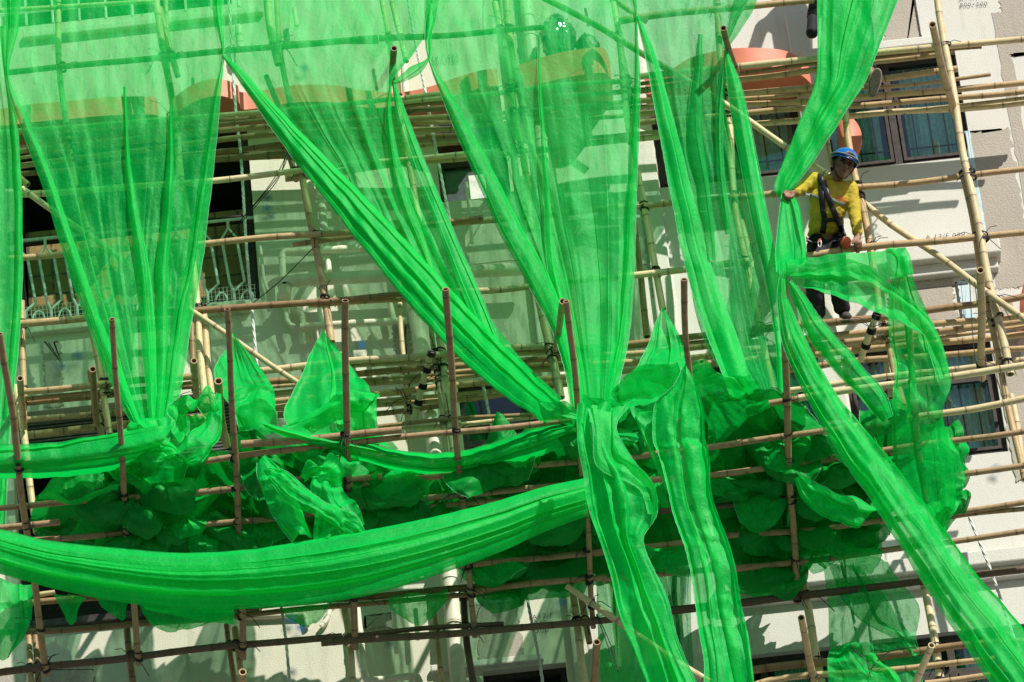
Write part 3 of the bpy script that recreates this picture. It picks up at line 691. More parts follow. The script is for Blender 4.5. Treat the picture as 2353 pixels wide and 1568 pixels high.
# ---- uprights
U = [
 ('pale upright at the far left seen through the first net panel', 1, 388, -60, .8, 1, 440, 680, .8, 1, 475, 900, .8, 1, 600, 1568, .8, 5, 660, 330, .8, 42, 'pale'),
 ('upright leaving the foot of the first net panel on the left', 5, 560, 130, .86, 5, 620, 620, .86, 5, 690, 980, .86, 5, 755, 1430, .86, 44, 'tan'),
 ('short mossy upright paired beside the left panel foot', 5, 672, 700, .86, 5, 750, 1165, .86, 38, 'green'),
 ('dark upright behind the left panel foot', 5, 620, 1000, .5, 5, 700, 1480, .5, 50, 'brown'),
 ('thick pale upright in the first net panel', 1, 1045, -60, .8, 1, 1135, 570, .8, 1, 1180, 880, .8, 1, 1270, 1500, .8, 50, 'pale'),
 ('upright with a slanting cut foot behind the first net panel', 1, 1090, 60, .75, 1, 1150, 340, .75, 1, 1212, 520, .75, 46, 'green'),
 ('thin upright behind the pair at the top left', 1, 1128, -60, .7, 1, 1150, 560, .7, 30, 'green'),
 ('upright carrying the diagonal brace at the right foot of the first panel', 5, 1295, 60, .85, 5, 1350, 540, .85, 5, 1400, 1230, .85, 50, 'pale'),
 ('inner upright right of the railing corner', 5, 1380, 570, .8, 5, 1410, 860, .8, 5, 1455, 1240, .8, 46, 'pale'),
 ('brown upright behind the railing corner pair', 5, 1285, 480, .5, 5, 1345, 1260, .5, 44, 'brown'),
 ('pale upright near the white rope at the top', 2, 115, -60, .85, 2, 150, 250, .85, 2, 190, 440, .85, 56, 'pale'),
 ('long upright behind the wide diagonal band', 2, 172, -60, .8, 2, 225, 440, .8, 2, 300, 880, .8, 40, 'green'),
 ('weathered upright emerging under the black wires', 2, 320, 1050, .85, 2, 380, 1330, .85, 2, 440, 1568, .85, 6, 480, 300, .85, 6, 560, 800, .85, 52, 'tan'),
 ('dark upright behind the wire bundle', 2, 225, 900, .6, 2, 320, 1230, .6, 44, 'brown'),
 ('pale upright left of the third net knot', 2, 890, -60, .8, 2, 950, 300, .8, 2, 1000, 560, .8, 40, 'pale'),
 ('second pale upright left of the third net knot', 2, 955, -60, .7, 2, 1020, 220, .7, 2, 1060, 420, .7, 36, 'pale'),
 ('long pale upright behind the narrow band in the middle', 2, 990, 560, .85, 2, 1060, 900, .85, 2, 1120, 1250, .85, 2, 1190, 1568, .85, 6, 1260, 400, .85, 6, 1300, 720, .85, 46, 'pale'),
 ('thick upright beside the wide soil pipe', 6, 1285, 730, .85, 6, 1330, 1060, .85, 6, 1392, 1568, .85, 56, 'pale'),
 ('thin mossy upright left of the soil pipe pair', 6, 1232, 640, .85, 6, 1290, 1100, .85, 6, 1342, 1568, .85, 38, 'green'),
 ('slim upright against the wall between the pipes', 6, 1018, 250, .4, 6, 1042, 640, .4, 6, 1070, 1130, .4, 6, 1105, 1568, .4, 36, 'pale'),
 ('left upright of the pair in the centre panel', 2, 1675, 20, .85, 2, 1760, 570, .85, 3, 140, 1050, .85, 3, 215, 1568, .85, 46, 'pale'),
 ('right upright of the pair in the centre panel', 2, 1735, -60, .8, 2, 1810, 500, .8, 3, 200, 960, .8, 3, 310, 1228, .8, 50, 'pale'),
 ('mossy upright with a tilted stub at the centre', 7, 262, 480, .88, 7, 320, 720, .88, 7, 370, 940, .88, 7, 410, 1180, .88, 60, 'green'),
 ('pale upright below the fourth net knot', 3, 765, -60, .85, 3, 825, 380, .85, 3, 890, 980, .85, 44, 'pale'),
 ('thicker upright just right of it under the fourth knot', 3, 815, 320, .8, 3, 870, 560, .8, 3, 890, 700, .8, 46, 'pale'),
 ('upright running down to the green peak', 3, 940, 1170, .88, 3, 1010, 1568, .88, 7, 1080, 380, .88, 7, 1112, 575, .88, 48, 'pale'),
 ('brown upright against the chipped wall strip', 7, 918, -20, .45, 7, 960, 380, .45, 7, 1005, 760, .45, 44, 'brown'),
 ('dark upright at the top behind the fourth panel', 3, 1468, -60, .7, 3, 1500, 260, .7, 3, 1560, 880, .7, 48, 'green'),
 ('yellowish upright behind the twin bands of the fourth panel', 3, 1560, 860, .85, 3, 1620, 1568, .85, 7, 1760, 600, .85, 7, 1860, 1140, .85, 46, 'pale'),
 ('green shaded upright behind the fourth panel foot', 7, 1650, -30, .8, 7, 1715, 330, .8, 7, 1770, 640, .8, 44, 'green'),
 ('upright passing behind the blue helmet', 4, 648, 765, .78, 4, 700, 1120, .78, 4, 760, 1350, .78, 8, 830, 160, .78, 8, 880, 420, .78, 8, 885, 640, .78, 50, 'tan'),
 ("short upright stub behind the worker's collar", 4, 535, 950, .5, 4, 562, 1130, .5, 30, 'tan'),
 ('upright seen through the hanging flag of net', 8, 915, 640, .7, 8, 1000, 1000, .7, 8, 1050, 1250, .7, 50, 'tan'),
 ('long pale upright at the right edge of the photo', 4, 1268, -60, .98, 4, 1340, 300, .98, 4, 1425, 760, .98, 4, 1500, 1150, .98, 4, 1585, 1568, .98, 8, 1640, 340, .98, 8, 1775, 1020, .98, 54, 'pale'),
 ('weathered upright left of the long one at the right edge', 4, 1450, 1180, .92, 4, 1540, 1568, .92, 8, 1610, 420, .92, 8, 1725, 980, .92, 8, 1810, 1400, .92, 12, 1848, 200, .92, 44, 'tan'),
 # lower storey
 ('left of three bottom left uprights', 9, 195, 1230, .5, 9, 212, 1640, .5, 40, 'tan'), ('middle of three bottom left uprights', 9, 235, 1230, .5, 9, 262, 1640, .5, 42, 'brown'),
 ('weathered upright rising from the bottom edge under the swag', 9, 858, 1190, .6, 9, 905, 1640, .6, 46, 'brown'),
 ('thin brown upright left of the bottom stub', 9, 1530, 1180, .5, 9, 1590, 1640, .5, 36, 'brown'), ('pale blotched upright beside the bottom stub', 9, 1580, 1200, .6, 9, 1625, 1500, .6, 44, 'tan'),
 ('pale upright by the grey kinked pipe', 10, 638, 1075, .65, 10, 665, 1300, .65, 10, 702, 1640, .65, 46, 'pale'),
 ('upright beside the lower soil pipe', 10, 1240, 1060, .5, 10, 1260, 1300, .5, 10, 1305, 1640, .5, 38, 'tan'),
 ('dark upright in front of the rectangular patch', 10, 1438, 980, .6, 10, 1470, 1300, .6, 10, 1515, 1640, .6, 46, 'dark'),
 ('pale upright right of the painted code', 11, 488, 950, .65, 11, 530, 1250, .65, 11, 580, 1640, .65, 50, 'pale'), ('upright ending in a broken fork beside the code', 11, 548, 1000, .6, 11, 605, 1305, .6, 44, 'tan'),
 ('upright on the lower right standing left of the thin hanging net', 12, 350, 860, .75, 12, 410, 1150, .75, 12, 505, 1640, .75, 54, 'pale'),
 ('pale upright on the lower right under the long diagonal band', 12, 1165, 880, .75, 12, 1230, 1180, .75, 12, 1300, 1640, .75, 54, 'pale'),
 ('short capped stub upright behind the flag of net', 8, 932, 942, .6, 8, 968, 1180, .6, 46, 'pale'),
 ('upright at the right edge of the bottom storey', 8, 1780, 1160, .8, 8, 1850, 1620, .8, 44, 'pale'),
 ('far left upright behind the first fan pole', 5, 100, 1100, .8, 5, 180, 1568, .8, 9, 245, 560, .8, 48, 'pale'), ('upright behind the far left net strip', 5, 150, 520, .8, 5, 160, 1350, .8, 46, 'tan'),
]
for h in U:
    a = h[1:-2]; pts = [(*T(*a[i:i+3]), a[i+3]) for i in range(0, len(a), 4)]
    bamboo(h[0], pts, h[-2], h[-1], GV)

# ---- braces
pl('long diagonal brace from the top centre to the right edge', 3, 300, -15, 1.02, 3, 870, 285, 1.02, 3, 1700, 795, .80, 4, 500, 1150, .60, 4, 760, 1345, .60, 8, 980, -12, .72, 8, 1560, 400, 1.04, 8, 1900, 670, 1.12, dz=46, tone='pale', group='diagonal bamboo braces')
pl('diagonal brace across the looped balcony railing', 1, 150, 1285, 1.0, 1, 570, 1568, 1.0, 5, 1360, 612, 1.0, 6, 0, 848, 1.0, 6, 345, 1085, 1.0, dz=40, tone='pale', group='diagonal bamboo braces')
pl('short brace stub with a hollow end at the far left', 1, -40, 1080, .9, 1, 190, 1262, .9, dz=44, tone='tan', group='diagonal bamboo braces')
pl('diagonal brace tied below the shaded heap at the lower centre', 11, 455, 915, 1.0, 11, 840, 1212, 1.0, 11, 1260, 1470, 1.0, 11, 1420, 1570, 1.0, dz=46, tone='pale', group='diagonal bamboo braces')
pl('short brace at the top beside the fourth knot', 3, 760, -20, .8, 3, 995, 152, .8, dz=40, tone='green', group='diagonal bamboo braces')
pl('steep bound brace of tied short poles left of the soil pipe pair', 6, 1238, 880, 1.3, 6, 1120, 1320, .9, dz=42, tone='pale', group='diagonal bamboo braces')
pl("steep bound brace below the worker's shoe", 8, 862, 622, 1.15, 8, 755, 925, .8, dz=44, tone='pale', group='diagonal bamboo braces')
pl('slanting stub with a hollow end at the bottom right', 12, 1225, 1318, 1.5, 12, 1105, 1600, .9, dz=46, tone='pale', group=GT)
pl('tilted stub leaning on the mossy upright at the centre', 7, 428, 525, 2.0, 7, 372, 870, .95, dz=44, tone='tan', group=GT)
# ---- transoms pointing outwards
for lab, t, x0, y0, x1, y1, dz, tn in (
 ('stub with a hollow end standing out of the net top centre', 2, 980, 330, 972, 570, 46, 'brown'),
 ('hollow stub poking out above the fifth net panel', 3, 1527, 190, 1608, 500, 46, 'brown'),
 ('hollow stub at the top right corner tied to the long upright', 4, 1240, 165, 1400, 790, 52, 'tan'),
 ('hollow stub tied at the right end of the worker platform', 8, 1576, 312, 1582, 1050, 52, 'tan'),
 ('hollow stub at the left edge above the swag', 5, 140, 1050, 160, 1380, 46, 'tan'),
 ('dark hollow stub left of the first panel foot', 5, 628, 980, 665, 1360, 46, 'brown'),
 ('hollow stub by the railing corner pair', 5, 1326, 930, 1345, 1240, 46, 'tan'),
 ('fat hollow stub in front of the crumpled left bundle', 5, 1484, 1065, 1545, 1500, 56, 'tan'),
 ('orange hollow stub right of the green peak', 7, 1374, 935, 1350, 1180, 44, 'brown'),
 ('hollow stub behind the second net above the salmon wave', 2, 112, 520, 200, 745, 40, 'green'),
 ('hollow stub behind the first panel centre', 1, 1160, 572, 1212, 1000, 38, 'green'),
 ('hollow stub behind the centre panel', 3, 112, 475, 185, 700, 42, 'green'),
 ('orange hollow stub at the bottom centre', 11, 655, 1300, 622, 1640, 46, 'brown'),
 ('hollow stub on the lower right beside the pale upright', 12, 345, 1135, 432, 1560, 46, 'tan'),
 ('hollow stub at the bottom edge left of centre', 9, 1640, 1500, 1655, 1700, 48, 'tan')):
    (xa, ya), (xb, yb) = T(t, x0, y0), T(t, x1, y1)
    if 'orange' in lab and t == 7: db = 1.3
    else: db = .85
    if 'behind the' in lab: db = 1.0-(yb-ya)/156
    pts = [(xa, ya, db+(yb-ya)/156), (xb, yb, db)]
    bamboo(lab, pts, dz, tn, GT)

# ---- catch fan: a grid leaning outwards
def FD(x, y): return 1.15+(1330-(y+.1*(x-1100)))/600*1.95
def fan(label, a, dz, tone, off=0.0):
    pts = []
    for i in range(0, len(a), 3):
        x, y = T(*a[i:i+3]); pts.append((x, y, max(.62, FD(x, y))+off))
    bamboo(label, pts, dz, 'fan' if tone in ('tan', 'brown') else tone, GF)
for lab, a, dz, tn in (
 ('far left fan pole leaning over the lower swag', (5, 0, 742, 5, 70, 1140, 5, 118, 1568, 9, 185, 540, 9, 260, 1100, 9, 320, 1520), 50, 'tan'),
 ('second fan pole from the left in front of the thin swag', (5, 760, 640, 5, 795, 1060, 5, 828, 1568, 9, 860, 660, 9, 900, 1020, 9, 940, 1450), 44, 'tan'),
 ('third fan pole standing before the small green peak', (5, 1545, 572, 5, 1575, 1100, 5, 1592, 1568, 9, 1612, 660, 9, 1640, 1410), 46, 'tan'),
 ('fourth fan pole topped with tie strips before the pointed peak', (6, 650, 515, 6, 640, 1100, 6, 645, 1568, 10, 668, 400, 10, 690, 900, 10, 712, 1340), 50, 'tan'),
 ('fifth fan pole in front of the wide diagonal band', (6, 1336, 440, 6, 1375, 950, 6, 1418, 1568, 10, 1440, 380, 10, 1478, 800, 10, 1515, 1260), 46, 'tan'),
 ('sixth fan pole before the bright centre strip', (7, 457, 520, 7, 490, 950, 7, 525, 1560, 11, 560, 400, 11, 598, 850, 11, 632, 1200), 42, 'brown'),
 ('short seventh fan pole behind the right hanging strand', (7, 1250, 372, 7, 1275, 700, 7, 1300, 1065), 44, 'brown'),
 ('eighth fan pole carrying the knotted net beside the worker', (8, 240, 400, 8, 245, 900, 8, 262, 1568, 12, 285, 300, 12, 318, 1030), 50, 'tan'),
 ('ninth fan pole seen through the draped flag of net', (8, 1062, 380, 8, 1080, 760, 8, 1115, 1200, 8, 1150, 1568, 12, 1160, 200, 12, 1190, 420), 44, 'tan')):
    fan(lab, a, dz, tn)
FH = [
 ('top left fan bar crossing the thin swag', (9, -30, 128, 9, 400, 78, 9, 810, 42), 50, 'tan'),
 ('upper fan bar with a free end before the pointed peak', (6, -60, 1500, 6, 400, 1460, 6, 1035, 1402), 54, 'brown'),
 ('long fan bar just below that free end', (5, 1400, 1612, 6, 0, 1562, 6, 600, 1500, 6, 1100, 1440, 6, 1860, 1372, 7, 490, 1332), 44, 'brown'),
 ('second fan bar from the top on the left', (9, -30, 395, 9, 420, 358, 9, 850, 322, 9, 1560, 275, 10, 300, 200, 10, 650, 160), 46, 'tan'),
 ('fan bar through the shaded heap left of the swag', (9, -30, 528, 9, 400, 490), 46, 'tan'),
 ('third fan bar on the left in the shade', (9, 200, 612, 9, 500, 590, 9, 870, 548, 9, 1560, 478, 10, 0, 470, 10, 160, 455, 10, 640, 412), 44, 'tan'),
 ('splintered short fan bar beside the fourth fan pole', (10, 668, 208, 10, 800, 192, 10, 890, 185), 44, 'brown'),
 ('fan bar under the thin central swag', (10, 660, 243, 10, 1060, 208, 10, 1440, 165, 10, 1868, 122, 11, 520, 82), 44, 'tan'),
 ('fan bar one below the thin central swag', (10, 690, 395, 10, 1060, 350, 10, 1420, 305, 10, 1868, 262, 11, 550, 235), 44, 'brown'),
 ('doubled fan bar just above the wide swag', (10, 690, 438, 10, 1090, 398, 10, 1868, 330), 42, 'brown'),
 ('fan bar below the wide swag centre', (11, -300, 780, 11, 0, 755, 11, 320, 718, 11, 560, 690, 11, 690, 680), 46, 'tan'),
 ('fan bar through the right hand shaded heap', (7, 560, 1620, 7, 1410, 1525, 7, 1640, 1495, 8, 0, 1480, 8, 560, 1395), 46, 'tan'),
 ('fan bar below it behind the right hanging strand', (11, 520, 250, 11, 1420, 155, 11, 1720, 110, 12, 0, 118, 12, 650, 45, 12, 1120, -5), 46, 'tan'),
 ('dark red fan bar in the right heap', (11, 600, 480, 11, 1480, 380, 12, 0, 355, 12, 260, 330, 12, 460, 312), 42, 'dark'),
 ('fan bar under the ruffled net loops', (11, 1500, 585, 12, 0, 570, 12, 330, 535, 12, 880, 480), 42, 'tan'),
 ('long fan bar from the flag of net to the right edge', (8, 330, 1182, 8, 780, 1115, 8, 1090, 1078, 8, 1520, 1020, 8, 1900, 955), 50, 'pale'),
 ('fan bar second below the flag to the right edge', (8, 500, 1405, 8, 810, 1362, 8, 1140, 1310, 8, 1480, 1258, 8, 1900, 1180), 50, 'pale'),
 ('fan bar third below the flag to the right edge', (8, 330, 1610, 8, 920, 1535, 8, 1160, 1502, 8, 1560, 1445, 8, 1900, 1400), 46, 'tan'),
 ('fan bar crossing the right heap towards the window', (12, 760, 250, 12, 1050, 215, 12, 1460, 160, 12, 1900, 102), 44, 'tan'),
 ('fan bar above the white rope on the right', (12, 880, 488, 12, 1220, 442, 12, 1560, 398, 12, 1900, 352), 44, 'tan'),
 ('thin fan bar doubled just under it', (12, 1310, 466, 12, 1560, 430, 12, 1900, 388), 34, 'brown'),
 ('fan bar meeting the diagonal band low on the right', (12, 1040, 662, 12, 1340, 620, 12, 1480, 602, 12, 1900, 545), 42, 'tan'),
 ('brown fan bar above the pale ledge', (11, 1500, 820, 12, 140, 772, 12, 700, 708, 12, 1050, 662), 44, 'brown'),
 ('fan bar behind the shoulder of the knotted net', (8, 130, 1215, 8, 440, 1165), 42, 'brown'),
 ('fan bar tied at the head of the lower brace', (10, 1490, 960, 11, 0, 915, 11, 450, 882, 11, 720, 862), 46, 'tan'),
 ('fan bar between the two hanging strands', (11, 690, 880, 11, 1290, 812, 12, 60, 785), 42, 'brown'),
 ('short fan bar behind the ruffled edge of the left strand', (11, 640, 700, 11, 1240, 622, 11, 1500, 590), 42, 'brown'),
 ('fan bar right under the wide swag', (10, 380, 920, 10, 800, 840, 10, 1300, 790), 40, 'brown'),
]
for lab, a, dz, tn in FH: fan(lab, a, dz, tn, -.055)
B = [
 ('bar just below the wide swag at the left', (9, -30, 1058, 9, 200, 1030, 9, 770, 985, 10, 100, 905), 46, 'brown'), ('thin bar end left below the swag', (9, 262, 978, 9, 370, 962), 34, 'pale'),
 ('lower left bar in front of the dark planter', (9, -30, 1238, 9, 340, 1215, 9, 870, 1172, 9, 1400, 1140, 10, 60, 1095), 42, 'brown'),
 ('lowest long dark bar at the bottom left', (9, -30, 1505, 9, 180, 1482, 9, 900, 1395, 9, 1500, 1330, 10, 160, 1290, 10, 620, 1262), 48, 'dark'),
 ('upper of the paired bars below the swag centre', (10, -30, 1062, 10, 640, 1020, 10, 1300, 955, 10, 1868, 905, 11, 60, 900), 44, 'brown'),
 ('lower of the paired bars below the swag centre', (10, -30, 1115, 10, 620, 1052, 10, 1240, 1002, 10, 1695, 962), 36, 'brown'),
 ('dark lower bar with a cut end at the bottom centre', (10, 480, 1302, 10, 1130, 1248, 10, 1868, 1195, 11, 780, 1138), 48, 'dark'),
 ('dark splintered bar above it', (10, 640, 1258, 10, 1200, 1212, 10, 1710, 1168), 34, 'dark'),
 ('dark bar on the lower right crossing under the heap', (11, 1130, 1088, 11, 1330, 1062, 11, 1868, 1005, 12, 0, 1018, 12, 350, 985, 12, 850, 920, 12, 1160, 888), 52, 'dark'),
 ('dark bar passing behind the long diagonal band', (12, 1150, 890, 12, 1500, 850, 12, 1700, 822, 12, 1900, 795), 46, 'dark'),
 ('upper bar of the bottom right platform', (11, 1690, 1490, 12, 20, 1485, 12, 760, 1400, 12, 1160, 1360, 12, 1460, 1305, 12, 1900, 1280), 50, 'brown'),
 ('lower bar of the bottom right platform', (11, 1690, 1600, 12, 60, 1555, 12, 800, 1500, 12, 1350, 1455, 12, 1650, 1410), 42, 'tan'),
 ('last bar at the bottom right edge', (12, 1180, 1575, 12, 1400, 1545, 12, 1620, 1520), 42, 'tan')]
for lab, a, dz, tn in B:
    bamboo(lab, [(*T(*a[i:i+3]), .80) for i in range(0, len(a), 3)], dz, tn, GH)

# ---- black strip lashings at the crossings (parts of the more upright pole)
def crossing(a, b):
    for i in range(len(a)-1):
        for j in range(len(b)-1):
            (x1, y1, d1), (x2, y2, d2), (x3, y3, d3), (x4, y4, d4) = a[i], a[i+1], b[j], b[j+1]
            den = (x2-x1)*(y4-y3)-(y2-y1)*(x4-x3)
            if abs(den) < 1e-6: continue
            t = ((x3-x1)*(y4-y3)-(y3-y1)*(x4-x3))/den; u = ((x3-x1)*(y2-y1)-(y3-y1)*(x2-x1))/den
            if -.02 <= t <= 1.02 and -.02 <= u <= 1.02: return (x1+(x2-x1)*t, y1+(y2-y1)*t, d1+(d2-d1)*t, d3+(d4-d3)*u, (x2-x1, y2-y1))
    return None
rt_ = random.Random(5)
ups = [p for p in POLES if abs(p['pts'][-1][1]-p['pts'][0][1]) > .9*abs(p['pts'][-1][0]-p['pts'][0][0])]
hor = [p for p in POLES if p not in ups]
for u_ in ups:
    done = []
    for h_ in hor:
        c = crossing(u_['pts'], h_['pts'])
        if not c or abs(c[2]-c[3]) > .33: continue
        if any(abs(c[1]-y) < 22 for y in done): continue
        if rt_.random() < .12: continue
        done.append(c[1]); p = P(c[0], c[1], c[2])
        # nearest direction on the pole
        sg = u_['seg']; k = min(range(len(sg)), key=lambda i: (sg[i]-p).length); ax = (sg[min(k+1, len(sg)-1)]-sg[max(k-1, 0)]).normalized(); pc = sg[k]+ax*ax.dot(p-sg[k])
        q = MB(); r0 = u_['rad']*1.12
        for s in ((-.035, .02) if rt_.random() < .7 else (-.02,)):
            tl = rt_.uniform(-.35, .35); e1 = ax.orthogonal().normalized(); e2 = ax.cross(e1)
            for w_ in range(2 if rt_.random() < .5 else 1):
                pts = []
                for kk in range(17):
                    th = math.tau*kk/16; rv = (e1*math.cos(th)+e2*math.sin(th))*(r0+.002*w_)
                    pts.append(pc+ax*(s+.012*w_+tl*rv.dot(Vector((1, 0, 0))))+rv)
                q.tube(pts, .006, 6, cap=False, flat=1.0)
        # wrap round the horizontal too
        hp = P(c[0], c[1], c[3])
        q.tube([pc+ax*.02+Vector((-r0, 0, 0)), (pc+hp)/2+Vector((-r0*.3, -r0*1.1, .0)), hp+Vector((r0, 0, -.02))-ax*.03], .006, 5, cap=False)
        for kk in range(rt_.choice((1, 2, 2, 3))):
            an = rt_.uniform(0, math.tau); ll = rt_.uniform(.06, .26)
            e = Vector((math.cos(an), -abs(rt_.gauss(.3, .3)), math.sin(an)-.2)).normalized()*ll; s0 = pc+Vector((0, -r0, 0))
            q.tube([s0, s0+e*.55+Vector((0, 0, .01)), s0+e+Vector((0, 0, -.25*ll))], .0034, 4)
        o = q.build('lashing', M['tie'], None, smooth=True); o.parent = u_['o']
for p in POLES:
    if 'bound brace' not in p['o']['label']: continue
    sg = p['seg']
    for f in (.12, .25, .36, .5, .62, .76, .9):
        k = int(f*(len(sg)-1)); ax = p['dir']; e1 = ax.orthogonal().normalized(); e2 = ax.cross(e1); q = MB()
        for w_ in (-.014, 0, .014):
            q.tube([sg[k]+ax*w_+(e1*math.cos(t)+e2*math.sin(t))*p['rad']*1.1 for t in [i*math.tau/14 for i in range(15)]], .009, 6, cap=False)
        o = q.build('lashing', M['tie'], None, True); o.parent = p['o']

# ------------------------------------------------------------------ green scaffold netting
def cr(pts, t):
    """Catmull-Rom through tuples, t in 0..1"""
    n = len(pts)-1; s = min(max(t, 0), 1)*n; k = min(int(s), n-1); f = s-k
    a, b, c, d = pts[max(k-1, 0)], pts[k], pts[k+1], pts[min(k+2, n)]
    if k == 0: a = tuple(2*b[j]-c[j] for j in range(len(b)))
    if k+2 > n: d = tuple(2*c[j]-b[j] for j in range(len(b)))
    return tuple(catm(a[j], b[j], c[j], d[j], f) for j in range(len(b)))
def nz(x, y, z): return noise.noise(Vector((x, y, z)))
def ridged(p): return 1-abs(noise.noise(p))*2.2
def crumple(p, seed):
    """crease-like displacement in metres for amplitude 1"""
    q = p+Vector((seed*7.1, seed*3.3, seed*1.7))
    w_ = Vector((noise.noise(q*2.0), noise.noise(q*2.0+Vector((9, 2, 5))), noise.noise(q*2.0+Vector((1, 7, 3)))))*.25
    return (ridged((q+w_)*1.7)*.52+ridged((q+w_*1.4)*4.1+Vector((4, 4, 4)))*.30+ridged((q+w_)*9.0)*.12)
class Net:
    def __init__(s): s.v = []; s.f = []; s.m = []; s.mi = 0
    def patch(s, rows, folds=8, amp=.03, ov=.5, wr=.01, cr_amp=0, nu=None, nv=None, seed=0, hem=None, edge=0, taper=True, gather=False):
        nu = nu or max(24, int(folds*9)+10); nv = nv or 70
        b0 = len(s.v); m_ = len(rows)-1
        wmax = max(math.hypot(r[0][0]-r[-1][0], r[0][1]-r[-1][1])/S for r in rows)
        rowsN = [r if len(r[0]) == 3 else r for r in rows]
        cols = len(rows[0])
        # interpolate every column of control points along v first
        for j in range(nv+1):
            v = j/nv
            ctrl = [cr([r[k] for r in rowsN], v) for k in range(cols)]
            wl_ = math.hypot(ctrl[0][0]-ctrl[-1][0], ctrl[0][1]-ctrl[-1][1])/S
            gf = max(.30, min(1, 1.3-wl_/wmax*1.2)) if gather else 1
            for i in range(nu+1):
                u = i/nu
                env = min(1, u*folds*1.5, (1-u)*folds*1.5)
                la = noise.noise(Vector((u*folds*1.0+seed*11, v*.6+seed, 3.)))+.25*noise.noise(Vector((u*folds*2.3+seed*5, v*1.0, 9.)))
                uu = u+env*ov*gf*la*1.5/folds
                uu = min(max(uu, -.02), 1.02)
                x, y, d = cr(ctrl, uu)
                am = amp*gf*(min(1, wl_/folds*14) if taper else 1)
                f1 = noise.noise(Vector((u*folds*1.0+seed*7, v*.6+seed, 1.)))
                f2 = .45-abs(noise.noise(Vector((u*folds*1.9+seed*3, v*1.1, 2.))))*2
                f3 = noise.noise(Vector((u*folds*4.6+seed, v*1.7, 6.)))
                p = P(x, y, d)+Vector((0, -am*(f1*1.5+f2*.30+f3*.08), 0))
                if wr:
                    q = p*1.0
                    p = p+Vector((nz(q.x*5+seed, q.z*2.2, 1.)*wr*.6, nz(q.x*9, q.z*2.6+seed, 3.)*wr*1.8, nz(q.x*4, q.z*5, seed+5.)*wr*.5))
                if cr_amp:
                    e = min(1, 6*u, 6*(1-u)) if edge else 1
                    c = (crumple(p, seed)-.35)*cr_amp
                    p = p+Vector((.55*nz(p.x*3, p.z*3, seed+.5)*cr_amp, -c, .6*nz(p.x*3.3, p.z*2.7, seed+7.5)*cr_amp))*1.0
                s.v.append(p)
        for j in range(nv):
            for i in range(nu):
                q = b0+j*(nu+1)+i; s.f.append((q, q+1, q+nu+2, q+nu+1)); s.m.append(s.mi)
        if hem is not None:                              # stitched edge line along u=0 or u=1
            s.hems = getattr(s, 'hems', []); i = 0 if hem == 0 else nu
            s.hems.append([s.v[b0+j*(nu+1)+i] for j in range(nv+1)])
        if hem == 'bottom': s.hems[-1] = s.v[b0+nv*(nu+1):]
        return s
    def band(s, cen, folds=3, d=None, **kw):
        """cen: (x, y, width, d) along the band"""
        rows = []
        for i, c in enumerate(cen):
            a = cen[max(i-1, 0)]; b = cen[min(i+1, len(cen)-1)]
            tx, ty = b[0]-a[0], b[1]-a[1]; l = math.hypot(tx, ty) or 1; nx, ny = -ty/l, tx/l
            hw = c[2]/2
            if ny*0+nx > 0: nx, ny = -nx, -ny
            # left edge first
            rows.append([(c[0]+nx*hw, c[1]+ny*hw, c[3]), (c[0], c[1], c[3]+.012+c[2]/S*.12), (c[0]-nx*hw, c[1]-ny*hw, c[3])])
        return s.patch(rows, folds=folds, **kw)
    def build(s, label, mat='net', cat='scaffold net', group='green nets of the scaffold'):
        o = mesh_obj('scaffold_net', s.v, s.f, M[mat], None, True)
        if any(s.m): o.data.materials.append(M['net']); o.data.materials.append(M['net_dense']); o.data.polygons.foreach_set('material_index', s.m)
        tag(o, label, cat, group)
        for h in getattr(s, 'hems', []):
            q = MB(); q.tube([p+Vector((.0015*math.sin(i*2.1), -.003, .0015*math.cos(i*1.7))) for i, p in enumerate(h)], .0019, 4); q.build('hem', M['hem'], o)
        return o
def D3(pts, d): return [(p[0], p[1], d if len(p) == 2 else p[2]) for p in pts]
dn = 1.12
# panel 0 far left
n0 = Net()
n0.patch([D3([(-170, -40), (-80, -40), (12, -40)], dn), D3([(-120, 80), (-50, 80), (14, 80)], dn), D3([(-100, 180), (-40, 178), (15, 176)], dn+.02), D3([(-120, 300), (-40, 300), (38, 300)], dn), D3([(-120, 500), (-40, 500), (50, 500)], dn), D3([(-120, 720), (-40, 720), (49, 720)], dn), D3([(-120, 960), (-50, 960), (26, 960)], dn+.1), D3([(-120, 1200), (-60, 1200), (12, 1210)], dn+.2)], folds=6, amp=.03, ov=.6, seed=1, hem=1)
n0.band([(8, 60, 22, dn), (14, 178, 6, dn+.03), (32, 290, 20, dn+.01), (42, 500, 18, dn+.01), (38, 720, 18, dn+.01), (16, 960, 20, dn+.1)], folds=2, ov=1.2, amp=.02, seed=2)
n0.build('narrow pale green net hanging at the far left edge')
